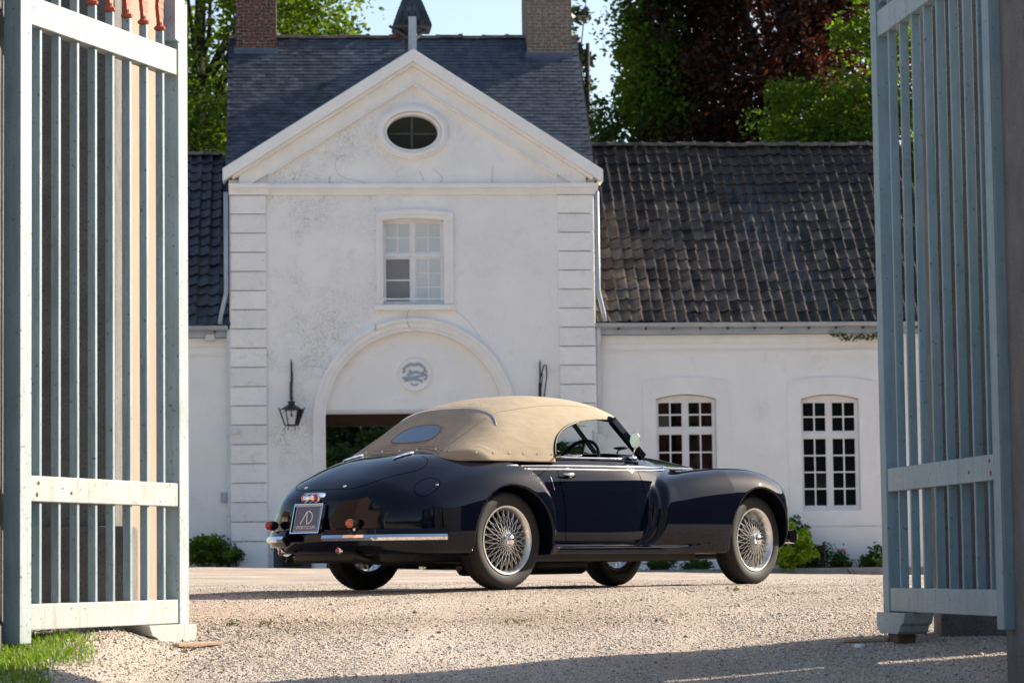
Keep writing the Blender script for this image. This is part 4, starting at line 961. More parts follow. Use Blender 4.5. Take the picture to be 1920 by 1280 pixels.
mat('footing', (.22, .20, .175), (.15, .14, .125), scale=5, rough=.95, bump=.01, bscale=24)
mat('plank_wood', (.50, .34, .22), (.42, .28, .18), scale=4, rough=.8, stretch=(1, 6, 6))

def grime(name, col, amt, lo=.50, hi=.72):
    """vertical runs of dirt and algae on old paint"""
    nt = M[name].node_tree; nd = nt.nodes; lk = nt.links; b = nd['Principled BSDF']; src = b.inputs['Base Color'].links[0].from_socket
    ge = nd.new('ShaderNodeNewGeometry'); mp = nd.new('ShaderNodeMapping'); mp.inputs['Scale'].default_value = (9, 9, .9); lk.new(ge.outputs['Position'], mp.inputs['Vector'])
    n_ = nd.new('ShaderNodeTexNoise'); n_.inputs['Scale'].default_value = 2.6; n_.inputs['Detail'].default_value = 7; n_.inputs['Roughness'].default_value = .7; lk.new(mp.outputs['Vector'], n_.inputs['Vector'])
    r = nd.new('ShaderNodeMapRange'); r.inputs['From Min'].default_value = lo; r.inputs['From Max'].default_value = hi; r.inputs['To Max'].default_value = amt; lk.new(n_.outputs['Fac'], r.inputs['Value'])
    x = nd.new('ShaderNodeMix'); x.data_type = 'RGBA'; ia, ib = [q for q in x.inputs if q.type == 'RGBA']; lk.new(src, ia); ib.default_value = (*col, 1); lk.new(r.outputs['Result'], x.inputs['Factor']); lk.new([q for q in x.outputs if q.type == 'RGBA'][0], b.inputs['Base Color'])
grime('gate_lit_paint', (.19, .19, .15), .7); grime('gate_lit_rail', (.20, .18, .13), .6); grime('gate_shaded_paint', (.10, .14, .15), .6); grime('gate_shaded_pale', (.13, .15, .14), .65)
def gate_leaf(name, label, near, far, zn, z_rail, z_top, mirror, paint, railmat, barmat, foot=True):
    """near/far: (x, y) of the leaf's ends.  z_rail: (bottom of bottom rail, top of it, bottom of mid, top of mid, bottom of top, top of top)"""
    a = Vector((*near, 0)); b = Vector((*far, 0)); L = (b - a).length; d = (b - a) / L
    ang = math.atan2(d.y, d.x); root = empty(name, (a.x, a.y, zn), ang); tag(root, label, 'gate leaf', 'open gate leaves')
    # local x along the leaf from the near end, local +y to its left.  'out' = side seen from the drive
    out = mirror
    T = .092; SW = .118
    def bx(x0, x1, y0, y1, z0, z1, nm, mt, bev=.004, parent=root): return MB().box(x0, x1, min(y0, y1), max(y0, y1), z0, z1).build(nm, M[mt], parent, bevel=bev)
    rb0, rb1, rm0, rm1, rt0, rt1 = z_rail
    hs = bx(-.02, SW - .02, -T / 2, T / 2, 0, z_top + .25, 'hanging_stile', 'gate_shaded_paint'); bx(-.018, SW - .022, out * T / 2, out * (T / 2 + .006), .002, z_top + .248, 'face_tone_layer', paint, .002, hs)  # thin board added so the left stile's lit face is paler than its end
    bx(L - SW, L, -T / 2, T / 2, .02, rt1 + .28, 'meeting_stile', paint)
    hb = MB(); n = 10; pr = [(L - SW - .06, rt1 + .05), (L - SW - .06, rt1 + .30), (L - SW + .06, rt1 + .31)] + [(L - SW + .06 - .02 * math.sin(t), rt1 + .31 - .24 * t / 1.5) for t in np.linspace(0.1, 1.5, n)] + [(L - SW + .0, rt1 + .04)]
    hb.prism(pr, lambda p, q, w_: (p, w_, q), -T / 2 - .012, T / 2 - .02); hb.build('stile_horn', M[paint], root)
    for (z0, z1) in ((rb0, rb1), (rm0, rm1), (rt0, rt1)): bx(SW - .02, L - SW, -T / 2 + .008, T / 2 - .008, z0, z1, 'rail', railmat)
    nb = 8; bs = .046; x0_, x1_ = SW - .02, L - SW
    for k in range(nb):
        xx = x0_ + (x1_ - x0_) * (k + .72) / (nb + .42)
        bar = MB().box(xx - .013, xx + .013, -bs / 2, bs / 2, rb1 - .001, rt1 + .085).build('bar', M[barmat], root, bevel=.004)
        fz = rt1 + .085
        f = MB(); f.lathe([(.020, fz), (.032, fz + .008), (.034, fz + .02), (.020, fz + .032), (.018, fz + .05)], 10, (xx, 0, 0))
        pts = [(.018, .045), (.024, .075), (.036, .13), (.034, .16), (.018, .24), (.006, .33), (.001, .37)]
        for q in range(len(pts) - 1):
            (h0, g0), (h1, g1) = pts[q], pts[q + 1]
            f.hexa([(xx - h0, -.012, fz + g0), (xx + h0, -.012, fz + g0), (xx + h0, .012, fz + g0), (xx - h0, .012, fz + g0), (xx - h1, -.010, fz + g1), (xx + h1, -.010, fz + g1), (xx + h1, .010, fz + g1), (xx - h1, .010, fz + g1)])
        f.build('spear_finial', M['finial_red'], bar)
    # bracket foot below the meeting stile
    ft = MB(); pr = [(L - .56, rb0 - .005), (L + .02, rb0 - .005), (L + .02, rb0 - .085), (L - .05, rb0 - .12), (L - .40, rb0 - .12), (L - .44, rb0 - .105), (L - .46, rb0 - .075), (L - .52, rb0 - .06)]
    ft.prism(pr, lambda p, q, w_: (p, w_, q), -T / 2 - .035, T / 2 + .035); ft.build('bracket_foot', M[railmat], root, bevel=.004)
    bx(L - .30, L - .10, -.05, .05, rb0 - .17, rb0 - .121, 'wheel_block', 'old_wood')
    for k in range(3):
        MB().ellipsoid((SW + (.06, .075, .42)[k], out * (T / 2 - .006), rm0 + (.035, .095, .05)[k]), .010, .004, (.013, .010, .009)[k], 8, 5).build('bolt', M['rust'], root)
    return root
# left leaf: hinge end near the camera
def leaf_pts(px_near, Yn, px_far, Yf):
    a = at_depth(px_near, 1067, Yn); b_ = at_depth(px_far, 1067, Yf); return (a.x, a.y), (b_.x, b_.y)
nl, fl2 = leaf_pts(24, 14.36, 341, 16.14)
def zat(px, py, Y): return at_depth(px, py, Y).z
zn = zat(45, 1207, 14.36)
zr_ = [zat(52, q, 14.45) - zn for q in (1181, 1132, 939, 891)] + [zat(60, 45, 14.45) - zn, zat(60, -8, 14.45) - zn]
gate_leaf('gate_leaf', 'sunlit pale gate leaf with upright bars at the left of the drive', nl, fl2, zn, zr_, zr_[5], -1, 'gate_lit_paint', 'gate_lit_rail', 'gate_shaded_pale')
nr, fr2 = leaf_pts(1898, 13.55, 1670, 15.72)
zn2 = zat(1872, 1180, 13.6)
zr2 = [zat(1866, q, 13.65) - zn2 for q in (1155, 1105, 899, 850)] + [zat(1866, -72, 13.65) - zn2, zat(1866, -126, 13.65) - zn2]
gate_leaf('gate_leaf', 'shaded blue grey gate leaf with upright bars at the right of the drive', nr, fr2, zn2, zr2, zr2[5], 1, 'gate_shaded_paint', 'gate_shaded_pale', 'gate_shaded_paint')

# stone piers and walls the leaves hang on and fold against
def pier(name, label, parts, group=None):
    t = empty(name, (parts[0][0][0], parts[0][0][2], -.8)); tag(t, label, 'wall', group)
    ox, oy = t.location.x, t.location.y
    for (x0, x1, y0, y1, z0, z1), nm, mt in parts:
        MB().box(x0 - ox, x1 - ox, y0 - oy, y1 - oy, z0 + .8, z1 + .8).build(nm, M[mt], t, bevel=.015)
    return t
pier('gate_pier', 'dark weathered stone pier at the left edge of the drive', [((-3.7, -2.62, 14.0, 14.9, -.9, 4.4), 'shaft', 'pier_stone'), ((-3.76, -2.58, 13.94, 14.96, -.9, -.1), 'pier_base', 'pier_stone')], 'gate piers')
pier('gate_pier', 'dark weathered stone pier at the right edge of the drive', [((2.375, 3.3, 12.9, 13.8, -.9, 4.4), 'shaft', 'pier_stone')], 'gate piers')
pier('boundary_wall', 'stone wall end with a pink rendered side behind the sunlit gate leaf', [((-6.5, -2.31, 16.45, 16.75, -.7, 3.9), 'stone_face', 'pier_stone'), ((-6.5, -2.285, 16.752, 18.3, -.7, 3.9), 'rendered_side', 'pier_pink'), ((-6.55, -2.24, 16.40, 16.9, -.7, .42), 'plinth', 'pier_stone')])
pier('boundary_wall', 'dark stone wall behind the shaded gate leaf', [((2.36, 3.98, 15.78, 16.08, -.9, 3.75), 'stone_face', 'pier_stone'), ((4.64, 9.0, 15.78, 16.08, -.9, 3.75), 'stone_face', 'pier_stone')])  # unseen gap between the two pieces added to let a sun streak through
# small things on the ground
ft = MB(); fx, fy = nl; 
ft.hexa([(fx - .05, fy + .25, -.6), (fx + .22, fy + .2, -.6), (fx + .50, fy + 1.2, -.6), (fx + .1, fy + 1.3, -.6), (fx - .05, fy + .25, -.235), (fx + .20, fy + .2, -.25), (fx + .47, fy + 1.2, -.215), (fx + .1, fy + 1.3, -.2)])
tag(ft.build('stone_footing', M['footing'], None, bevel=.02), 'cracked stone footing under the sunlit gate leaf', 'stone')
def ground_item(px, py):
    """where the view through a pixel meets the ground"""
    d = ray(px, py); lo, hi = 10.0, 30.0
    for _ in range(50):
        mid = (lo + hi) / 2; p = CAM + d * (mid / d.y)
        if p.z > float(ground_z(p.x, p.y)): lo = mid
        else: hi = mid
    p = CAM + d * (lo / d.y); p.z = float(ground_z(p.x, p.y)); return p
for (a_, b_, label) in (((330, 1213), (412, 1209), 'flat wooden stick lying by the sunlit gate leaf'), ((1580, 1204), (1662, 1202), 'flat wooden stick lying by the shaded gate leaf')):
    p, q = ground_item(*a_), ground_item(*b_); mb_ = MB(); mb_.beam(p + Vector((0, 0, .012)), q + Vector((0, 0, .012)), .045, .018)
    tag(mb_.build('wooden_stick', M['plank_wood'], None, bevel=.003), label, 'stick', 'wooden sticks on the gravel')
p = ground_item(1612, 1213); mb_ = MB(); mb_.lathe([(.0, .006), (.028, .006), (.032, .0), (.030, -.012)], 16, p + Vector((0, 0, .012)))
tag(mb_.build('bottle_cap', M['plate_print'] if 'plate_print' in M else M['white_paint'], None, smooth=True), 'small pale disc lying on the shaded gravel', 'litter')
leaves_spots = [(435, 1172), (500, 1170), (960, 1168), (1375, 1107), (345, 1222)]
for i, (a_, b_) in enumerate(leaves_spots):
    p = ground_item(a_, b_); V, F, T = leaves(np.zeros((5, 3)) + rng.normal(0, .04, (5, 3)) * (1, 1, .05) + (0, 0, .012), np.full(5, .022), 9, .016)
    o = bpy.data.objects.new('weed', bulk_mesh('weed', V, F, M['leaf_moss'], T)); COL.objects.link(o); o.location = p
    tag(o, ['tiny weed in the gravel left of the car, nearer the gate leaf', 'tiny weed in the gravel between gate leaf and car', 'tiny weed in the gravel below the rear wheel', 'flat weed beside the near front wheel', 'small weed next to the wooden stick'][i], 'weed', 'weeds in the gravel', kind='stuff')
# ================================================================== THE CAR
mat('car_paint', (0.0030, 0.0042, 0.0105), rough=0.5, spec=0.0, coat=1.0, coat_rough=0.015)
M['car_paint'].node_tree.nodes['Principled BSDF'].inputs['Coat IOR'].default_value = 1.38
mat('chrome', (0.86, 0.86, 0.87), rough=0.06, metal=1.0)
mat('brushed_chrome', (0.80, 0.79, 0.76), rough=0.34, metal=1.0)
mat('spoke_metal', (0.74, 0.73, 0.71), rough=0.32, metal=0.45)
mat('rubber', (0.008, 0.0078, 0.0075), (0.014, 0.013, 0.012), scale=14, rough=0.72, bump=0.0006, bscale=180)
mat('black_metal', (0.012, 0.012, 0.013), rough=0.5)
mat('seam', (0.001, 0.001, 0.002), rough=0.9, spec=0.0)
mat('canvas', (0.38, 0.312, 0.226), (0.425, 0.352, 0.258), scale=5, rough=0.92, spec=0.1, bump=0.0011, bscale=700, stain=(0.36, 0.265, 0.16), stain_scale=1.6, stain_amt=0.6)
def wrinkles(name, dist, scale, stretch):
    nt = M[name].node_tree; nd = nt.nodes; lk = nt.links; b = nd['Principled BSDF']; old = b.inputs['Normal'].links[0].from_socket
    tc = nd.new('ShaderNodeTexCoord'); mp = nd.new('ShaderNodeMapping'); mp.inputs['Scale'].default_value = stretch; mp.inputs['Rotation'].default_value = (0, rad(35), rad(20)); lk.new(tc.outputs['Object'], mp.inputs['Vector'])
    n_ = nd.new('ShaderNodeTexNoise'); n_.inputs['Scale'].default_value = scale; n_.inputs['Detail'].default_value = 3; n_.inputs['Distortion'].default_value = .6; lk.new(mp.outputs['Vector'], n_.inputs['Vector'])
    bp = nd.new('ShaderNodeBump'); bp.inputs['Distance'].default_value = dist; lk.new(n_.outputs['Fac'], bp.inputs['Height']); lk.new(old, bp.inputs['Normal']); lk.new(bp.outputs['Normal'], b.inputs['Normal'])
wrinkles('canvas', .010, 7, (.5, 1.0, 1.6))
mat('canvas_seam', (0.26, 0.19, 0.12), rough=0.95, spec=0.1)
mat('leather', (0.03, 0.022, 0.018), rough=0.5)
mat('rear_glass', (0.02, 0.035, 0.075), rough=0.08, spec=0.8, coat=1.0)
mat('red_lens', (0.42, 0.012, 0.010), rough=0.12, coat=1.0)
mat('blue_lens', (0.035, 0.016, 0.09), rough=0.12, coat=1.0)
mat('amber_lens', (0.55, 0.11, 0.02), rough=0.14, coat=1.0)
mat('plate_face', (0.10, 0.125, 0.18), rough=0.4)
mat('plate_print', (0.82, 0.83, 0.85), rough=0.4)
mat('clear_glass', (0.9, 0.95, 0.95), rough=0.0, trans=1.0)
M['clear_glass'].node_tree.nodes['Principled BSDF'].inputs['IOR'].default_value = 1.02

def smin(a, b, k):
    h = np.clip(0.5 + 0.5 * (b - a) / k, 0, 1); return b + (a - b) * h - k * h * (1 - h)
def smax(a, b, k): return -smin(-a, -b, k)
def pnorm(a, b, p): return (np.maximum(a, 1e-6) ** p + np.maximum(b, 1e-6) ** p) ** (1 / p)

B_zt = natural_spline([-1.5, -1.25, -1.0, -.8, -.6, -.3, 0, .5, 1.0, 1.5, 1.8, 2.1, 2.5, 2.9, 3.2, 3.6], [.40, .565, .735, .845, .922, .975, .988, .985, .985, 1.0, 1.003, .992, .955, .90, .845, .77])
B_w = natural_spline([-1.5, -1.2, -1.0, -.6, -.2, .2, .6, 1.0, 1.4, 1.7, 2.0, 2.4, 2.8, 3.2, 3.6], [.46, .53, .575, .645, .69, .725, .752, .765, .755, .70, .60, .465, .37, .31, .27])
B_p = natural_spline([-1.5, -1.0, -.5, 0, .5, 1.0, 1.5, 1.9, 2.3, 3.6], [2.4, 2.5, 3.2, 4.6, 5.6, 5.8, 5.0, 3.6, 3.0, 2.8])
T_x = natural_spline([.1, .25, .4, .5, .6, .75, .9, 1.2], [-1.02, -1.09, -1.125, -1.13, -1.115, -1.06, -.98, -.8])
FF_o = natural_spline([1.2, 1.6, 1.9, 2.3, 2.7, 3.0, 3.3], [.83, .855, .875, .885, .882, .86, .82])
FF_z = natural_spline([1.2, 1.5, 1.7, 1.95, 2.25, 2.6, 2.9, 3.3], [.66, .745, .79, .832, .856, .862, .858, .85])
FF_r = natural_spline([.1, .25, .30, .38, .5, .65, .78, .9, 1.1], [1.05, 1.31, 1.43, 1.53, 1.58, 1.62, 1.69, 1.80, 2.0])
RF_o = natural_spline([-1.4, -1.05, -.8, -.5, -.2, .1, .35, .7], [.50, .66, .765, .84, .875, .882, .872, .85])
RF_z = natural_spline([-1.4, -1.0, -.8, -.5, -.2, .05, .3, .7], [.36, .565, .655, .765, .838, .862, .862, .83])
RF_f = natural_spline([.1, .24, .3, .4, .5, .6, .7, .78, .84, .95], [.30, .355, .395, .43, .432, .415, .375, .315, .24, .02])

def f_body(x, y, z):
    A = np.abs(y)
    # centre body
    zt = B_zt(x); zc = 0.55; ht = zt - zc; hb = 0.325
    w = B_w(x) + 0.03 - 0.075 * np.clip((z - 0.3) / 0.65, -.5, 1.3) ** 2
    p = B_p(x)
    h = np.where(z > zc, ht, hb)
    f = (pnorm(A / w, np.abs(z - zc) / h, p) - 1) * 0.36
    # rear fenders
    o = RF_o(x); wf = .25; zf = RF_z(x); c = .44; hh = np.where(z > c, zf - c, .235)
    rf = (pnorm(np.abs(A - (o - wf)) / wf, np.abs(z - c) / hh, 2.7) - 1) * .22
    rf = smax(rf, x - RF_f(z), .07)
    # front fenders
    o = FF_o(x); wf = .27; zf = FF_z(x)
    q = np.clip((x - 2.58) / .74, 0, 1.3)
    e = np.sqrt(np.clip(1 - np.clip(q, 0, .995) ** 2.3, 1e-4, 1)); e = np.where(q > .995, e - (q - .995) * 3, e)
    e = np.maximum(e, .03)
    c = .50; hh = np.where(z > c, zf - c, .285) * e
    wq = wf * (0.45 + 0.55 * e)
    ff = (pnorm(np.abs(A - (o - wf)) / wq, np.abs(z - c) / hh, 2.7) - 1) * .22
    ff2 = smax(ff + .022, FF_r(z) - .062 - x, .03)
    ff = smax(ff, FF_r(z) - x, .045)
    # sill
    sl = np.maximum(np.abs(A - .6) - .235, np.maximum(np.abs(z - .262) - .018, np.abs(x - 1.28) - .98)) - .012
    f = smin(f, sl, .035)
    f = smin(f, rf, .085)
    f = smin(f, ff2, .03)
    f = smin(f, ff, .035 + .075 * np.clip((x - 1.75) / .6, 0, 1))
    # tail and nose
    t = T_x(z) + .42 * (A / .85) ** 2.6 - x
    f = smax(f, t, .13)
    n = x - (3.36 - .25 * np.clip(z - .55, 0, 1) ** 1.5 - .35 * (A / .9) ** 3)
    f = smax(f, n, .10)
    f = smax(f, .238 + .05 * np.clip(-(x + .55), 0, 1) - z, .03)
    # wheel arches
    for xc, r in ((0.0, .378), (2.68, .388)):
        cy = np.sqrt((x - xc) ** 2 + ((z - .345)) ** 2) - r
        f = smax(f, -smax(cy, .47 - A, .02), .012)
    # cockpit
    ck = np.maximum(np.maximum(np.abs(x - .80) - .66, A - .60), .5 - z) - .02
    f = smax(f, -ck, .02)
    return f

C_zt = natural_spline([-1.0, -.6, -.45, -.3, -.15, 0, .1, .19, .3, .5, .75, 1.05, 1.25, 1.45, 1.7], [.81, .83, .89, .985, 1.085, 1.185, 1.252, 1.304, 1.340, 1.386, 1.413, 1.410, 1.392, 1.348, 1.25])
C_w = natural_spline([-1.0, -.7, -.4, 0, .5, 1.0, 1.5, 1.8], [.56, .61, .645, .675, .695, .695, .66, .62])
def f_canvas0(x, y, z):
    A = np.abs(y)
    w = C_w(x) * (1.03 - .20 * np.clip((z - .9) / .5, -.2, 1.2) ** 1.2 if False else 1.02 - .15 * np.clip((z - .9) / .5, 0, 1.2))
    f = (pnorm(A / w, np.maximum(z - .80, 1e-6) / (C_zt(x) - .80), 3.4) - 1) * .36
    return smax(f, -.42 + .22 * (A / .62) ** 4 - x, .06)
def f_canvas(x, y, z):
    A = np.abs(y)
    f0 = f_canvas0(x, y, z)
    f = smax(f0, -(f0 + .022), .006)
    dx = np.clip(1.62 - x, 1e-6, 9)
    q = (pnorm(dx / 1.035, np.maximum(z - .86, 1e-6) / .375, 3.2) - 1) * .3
    f = smax(f, -q, .008)
    f = smax(f, x - (1.555 - .11 * (A / .6) ** 2), .01)
    return smax(f, .90 - z, .006)

def surface_nets(fn, lo, hi, h):
    ax = [np.arange(lo[i], hi[i] + h, h) for i in range(3)]
    nx, ny, nz = map(len, ax)
    F = np.empty((nx, ny, nz), np.float32)
    for i in range(0, nx, 24):
        F[i:i + 24] = fn(ax[0][i:i + 24, None, None], ax[1][None, :, None], ax[2][None, None, :])
    S = F < 0
    c = [S[a:nx - 1 + a, b:ny - 1 + b, d:nz - 1 + d] for a in (0, 1) for b in (0, 1) for d in (0, 1)]
    cnt = sum(q.astype(np.int8) for q in c)
    act = np.argwhere((cnt > 0) & (cnt < 8))
    idx = -np.ones((nx - 1, ny - 1, nz - 1), np.int32); idx[tuple(act.T)] = np.arange(len(act))
    P = np.zeros((len(act), 3)); K = np.zeros(len(act))
    corners = [(a, b, d) for a in (0, 1) for b in (0, 1) for d in (0, 1)]
    for i in range(8):
        for j in range(i + 1, 8):
            d = np.subtract(corners[j], corners[i])
            if np.abs(d).sum() != 1: continue
            A_ = act + corners[i]; B_ = act + corners[j]
            fa = F[tuple(A_.T)].astype(float); fb = F[tuple(B_.T)].astype(float)
            ok = (fa < 0) != (fb < 0)
            t = np.where(ok, fa / np.where(np.abs(fa - fb) < 1e-12, 1, fa - fb), 0)
            P += np.where(ok[:, None], A_ + t[:, None] * d, 0); K += ok
    P = P / K[:, None] * h + np.array(lo)
    quads = []
    for axis in range(3):
        a0 = S.take(range(0, S.shape[axis] - 1), axis); a1 = S.take(range(1, S.shape[axis]), axis)
        e = np.argwhere(a0 != a1)
        o1, o2 = [k for k in range(3) if k != axis]
        good = (e[:, o1] > 0) & (e[:, o2] > 0) & (e[:, o1] < S.shape[o1] - 1) & (e[:, o2] < S.shape[o2] - 1); e = e[good]
        flip = a0[tuple(e.T)]
        d1 = np.zeros(3, int); d1[o1] = 1; d2 = np.zeros(3, int); d2[o2] = 1
        q = np.stack([idx[tuple((e - d1 - d2).T)], idx[tuple((e - d2).T)], idx[tuple(e.T)], idx[tuple((e - d1).T)]], 1)
        if axis == 1: flip = ~flip
        q = np.where(flip[:, None], q, q[:, ::-1]); quads.append(q)
    Q = np.concatenate(quads)
    return P, Q
def gradient(fn, P, e=0.004):
    G = np.empty_like(P)
    for k in range(3):
        d = np.zeros(3); d[k] = e
        G[:, k] = fn(*(P + d).T) - fn(*(P - d).T)
    return G / (2 * e)
def implicit_mesh(name, fn, lo, hi, h, mats, parent, ne=0.006):
    P, Q = surface_nets(fn, lo, hi, h)
    for _ in range(3):
        f = fn(*P.T); G = gradient(fn, P, .002); g2 = np.maximum((G ** 2).sum(1), .05)
        st = (f / g2)[:, None] * G; L = np.linalg.norm(st, axis=1, keepdims=True)
        P = P - st * np.minimum(1, .5 * h / np.maximum(L, 1e-9))
    G = gradient(fn, P, ne); G /= np.maximum(np.linalg.norm(G, axis=1, keepdims=True), 1e-9)
    me = bpy.data.meshes.new(name)
    me.vertices.add(len(P)); me.vertices.foreach_set('co', P.astype(np.float32).ravel())
    me.loops.add(Q.size); me.loops.foreach_set('vertex_index', Q.astype(np.int32).ravel())
    me.polygons.add(len(Q)); me.polygons.foreach_set('loop_start', np.arange(0, Q.size, 4, dtype=np.int32))
    me.polygons.foreach_set('use_smooth', np.ones(len(Q), bool))
    me.update(calc_edges=True); me.validate()
    me.normals_split_custom_set_from_vertices(G.astype(np.float32).tolist())
    me.materials.append(mats)
    o = bpy.data.objects.new(name, me); COL.objects.link(o); o.parent = parent
    return o
def hit(fn, P0, D, tmax, n=260):
    """first crossing of the surface along a ray, for each start point"""
    P0 = np.atleast_2d(np.array(P0, float)); D = np.broadcast_to(np.array(D, float), P0.shape)
    ts = np.linspace(0, tmax, n)
    V = np.stack([fn(*(P0 + D * t).T) for t in ts], 1) < 0
    i = np.maximum(V.argmax(1), 1); lo = ts[i - 1].copy(); hi = ts[i].copy()
    for _ in range(14):
        mid = (lo + hi) / 2; ins = fn(*(P0 + D * mid[:, None]).T) < 0
        hi = np.where(ins, mid, hi); lo = np.where(ins, lo, mid)
    return P0 + D * hi[:, None]
def side_line(xz, n=40, side=-1, fn=None):
    q = dense(xz, n); P0 = np.stack([q[:, 0], np.full(n, side * 1.0), q[:, 1]], 1)
    return hit(fn or f_body, P0, (0, -side, 0), .7)
def top_line(xy, n=40, fn=None, z0=1.5):
    q = dense(xy, n); P0 = np.stack([q[:, 0], q[:, 1], np.full(n, z0)], 1)
    return hit(fn or f_body, P0, (0, 0, -1), z0 - .3, 600)
def rear_line(yz, n=40, fn=None, x0=-1.4, tmax=1.4):
    q = dense(yz, n); P0 = np.stack([np.full(n, x0), q[:, 0], q[:, 1]], 1)
    return hit(fn or f_body, P0, (1, 0, 0), tmax, 500)

CAR_A = rad(45.6)
car_fwd = Vector((math.cos(CAR_A), math.sin(CAR_A), 0)); car_left = Vector((-math.sin(CAR_A), math.cos(CAR_A), 0))
CAR_O = Vector((-0.6073, 20.3898, 0.0))
car = empty('vintage_car', CAR_O, CAR_A)
tag(car, 'dark navy vintage convertible with beige canvas roof parked on the gravel', 'car')

body = implicit_mesh('body', f_body, (-1.3, -.96, .20), (3.45, .96, 1.06), .0115, M['car_paint'], car)
soft = implicit_mesh('soft_top', f_canvas, (-.85, -.76, .86), (1.56, .76, 1.47), .0105, M['canvas'], car, ne=.004)
tag(soft, 'beige canvas roof with a D shaped rear window')

def strip(name, pts, r, mt, parent, seg=6): return MB().tube([tuple(p) for p in pts], r, seg).build(name, M[mt], parent, smooth=True)
# seams in the body work
for side in (-1, 1):
    door = empty('door', parent=car)
    strip('seam', side_line([(.585, .90), (.585, .80), (.605, .6), (.60, .42), (.615, .335), (.70, .318), (1.0, .312), (1.30, .31), (1.46, .33), (1.53, .40), (1.525, .55), (1.49, .70), (1.455, .85), (1.45, .90)], 90, side), .0022, 'seam', door)
    h = side_line([(.60, .815), (.70, .812)], 6, side); s_ = side
    hb = MB(); hb.tube([h[0] + (0, s_ * .035, .002), h[2] + (0, s_ * .04, 0), h[4] + (0, s_ * .036, 0), h[5] + (.01, s_ * .02, -.004), h[5] + (.012, -s_ * .01, -.004)], [.006, .010, .016, .018, .016], 10)
    hb.ellipsoid(h[5] + (0.005, s_ * .005, -.004), .026, .014, .02)
    hb.build('handle', M['chrome'], door, smooth=True)
    k = side_line([(.69, .852), (.692, .852)], 2, side)[0]
    MB().ellipsoid(k, .012, .006, .012).build('lock', M['chrome'], door, smooth=True)
    strip('belt_trim', side_line([(.05, .868), (.6, .876), (1.2, .880), (1.6, .884), (1.95, .890)], 60, side), [.004] + [.0075] * 58 + [.004], 'chrome', car, 8)
    strip('belt_trim', side_line([(.02 + .17, .846), (.6, .850), (1.2, .852), (1.6, .858), (1.95, .872)], 60, side), [.004] + [.0085] * 58 + [.004], 'chrome', car, 8)
    # hood side trim and bonnet seam
    strip('bonnet_trim', hit(f_body, np.array([(x, side * 1.0, zz) for x, zz in zip(np.linspace(1.95, 2.62, 40), np.linspace(.890, .903, 40))]), (0, -side, 0), .95), .0075, 'chrome', car, 8)
    strip('seam', top_line([(1.66, side * .60), (1.72, side * .5), (1.80, side * .33), (1.84, 0.0)], 30), .002, 'seam', car)
    strip('window_rail', side_line([(.56, .93), (1.0, .932), (1.40, .935)], 30, side) + np.array((0, -side * .02, .010)), .006, 'chrome', car, 6)
    # semaphore slot behind the door
    strip('signal_slot', side_line([(.50, .80), (.52, .70)], 8, side), [.002, .004, .004, .004, .004, .004, .004, .002], 'chrome', car, 6)
# boot lid, its hinges and buttons, the filler flap
lid = empty('boot_lid', parent=car)
ll = [(-.42, -.0), (-.42, -.36), (-.45, -.45), (-.53, -.51), (-.66, -.50), (-.84, -.43), (-.97, -.34), (-1.02, -.22), (-1.03, 0)]
ll = ll[1:] + [(x, -y) for x, y in ll[1:-1][::-1]]
strip('seam', top_line(ll, 110), .0022, 'seam', lid)
for yy in (-.26, .26):
    hb = top_line([(-.40, yy), (-.60, yy)], 14); hb[:, 2] += .008
    strip('hinge', hb, [.006] + [.013] * 3 + [.011] * 4 + [.009] * 5 + [.003], 'chrome', lid, 8)
for yy in (-.2, .2):
    k = top_line([(-1.0, yy), (-1.001, yy)], 2)[0]
    MB().ellipsoid(k, .013, .013, .011).build('lid_button', M['chrome'], lid, smooth=True)
a = np.linspace(0, 2 * np.pi, 50)
fp = top_line(np.stack([-.66 + .105 * np.sign(np.cos(a)) * np.abs(np.cos(a)) ** .8, -.665 + .062 * np.sin(a)], 1), 50)
flap = strip('filler_flap', fp, .0022, 'seam', car)
k = top_line([(-.60, -.70), (-.601, -.70)], 2)[0]
MB().ellipsoid(k, .011, .011, .009).build('flap_button', M['chrome'], flap, smooth=True)

# canvas seams, studs, chrome bow strip, rear window
for side in (-1, 1):
    q = hit(f_canvas0, [(-.42 + .30 * t, side * (.34 + .0 * t), 1.6) for t in np.linspace(0, 1, 2)], (0, 0, -1), .9)
    strip('seam', top_line([(-.30, side * .43), (-.10, side * .45), (.15, side * .46)], 24, f_canvas0), .003, 'canvas_seam', soft)
    strip('seam', top_line([(.22, side * .46), (.4, side * .48), (.8, side * .48), (1.30, side * .45)], 40, f_canvas0), .0022, 'canvas_seam', soft)
    for t in np.linspace(.0, 1, 6):
        k = hit(f_canvas0, [(-.15 + .70 * t, side * 1.0, .957)], (0, -side, 0), .8)[0]
        MB().ellipsoid(k, .008, .006, .008, 8, 6).build('stud', M['chrome'], soft, smooth=True)
    dx = np.linspace(0, 1, 40)
    e = []
    for zz in np.linspace(.945, 1.20, 20): e.append((1.62 - 1.035 * max(0, 1 - ((zz - .86) / .375) ** 3.2) ** (1 / 3.2) - .004, zz))
    ep = side_line(e, 40, side, f_canvas0)
    strip('edge_binding', ep, .009, 'black_metal', soft)
for t in np.linspace(-.36, .36, 5):
    k = rear_line([(t, .99), (t + .001, .99)], 2, f_canvas0, -1.2)[0]
    MB().ellipsoid(k, .006, .008, .008, 8, 6).build('stud', M['chrome'], soft, smooth=True)
strip('bow_strip', top_line([(.13, -.555), (.165, -.5), (.185, -.38), (.195, 0), (.185, .38), (.165, .5), (.13, .555)], 70, f_canvas0), [.003] + [.0052] * 68 + [.003], 'chrome', soft, 8)
a = np.linspace(0, 2 * np.pi, 65)[:-1]
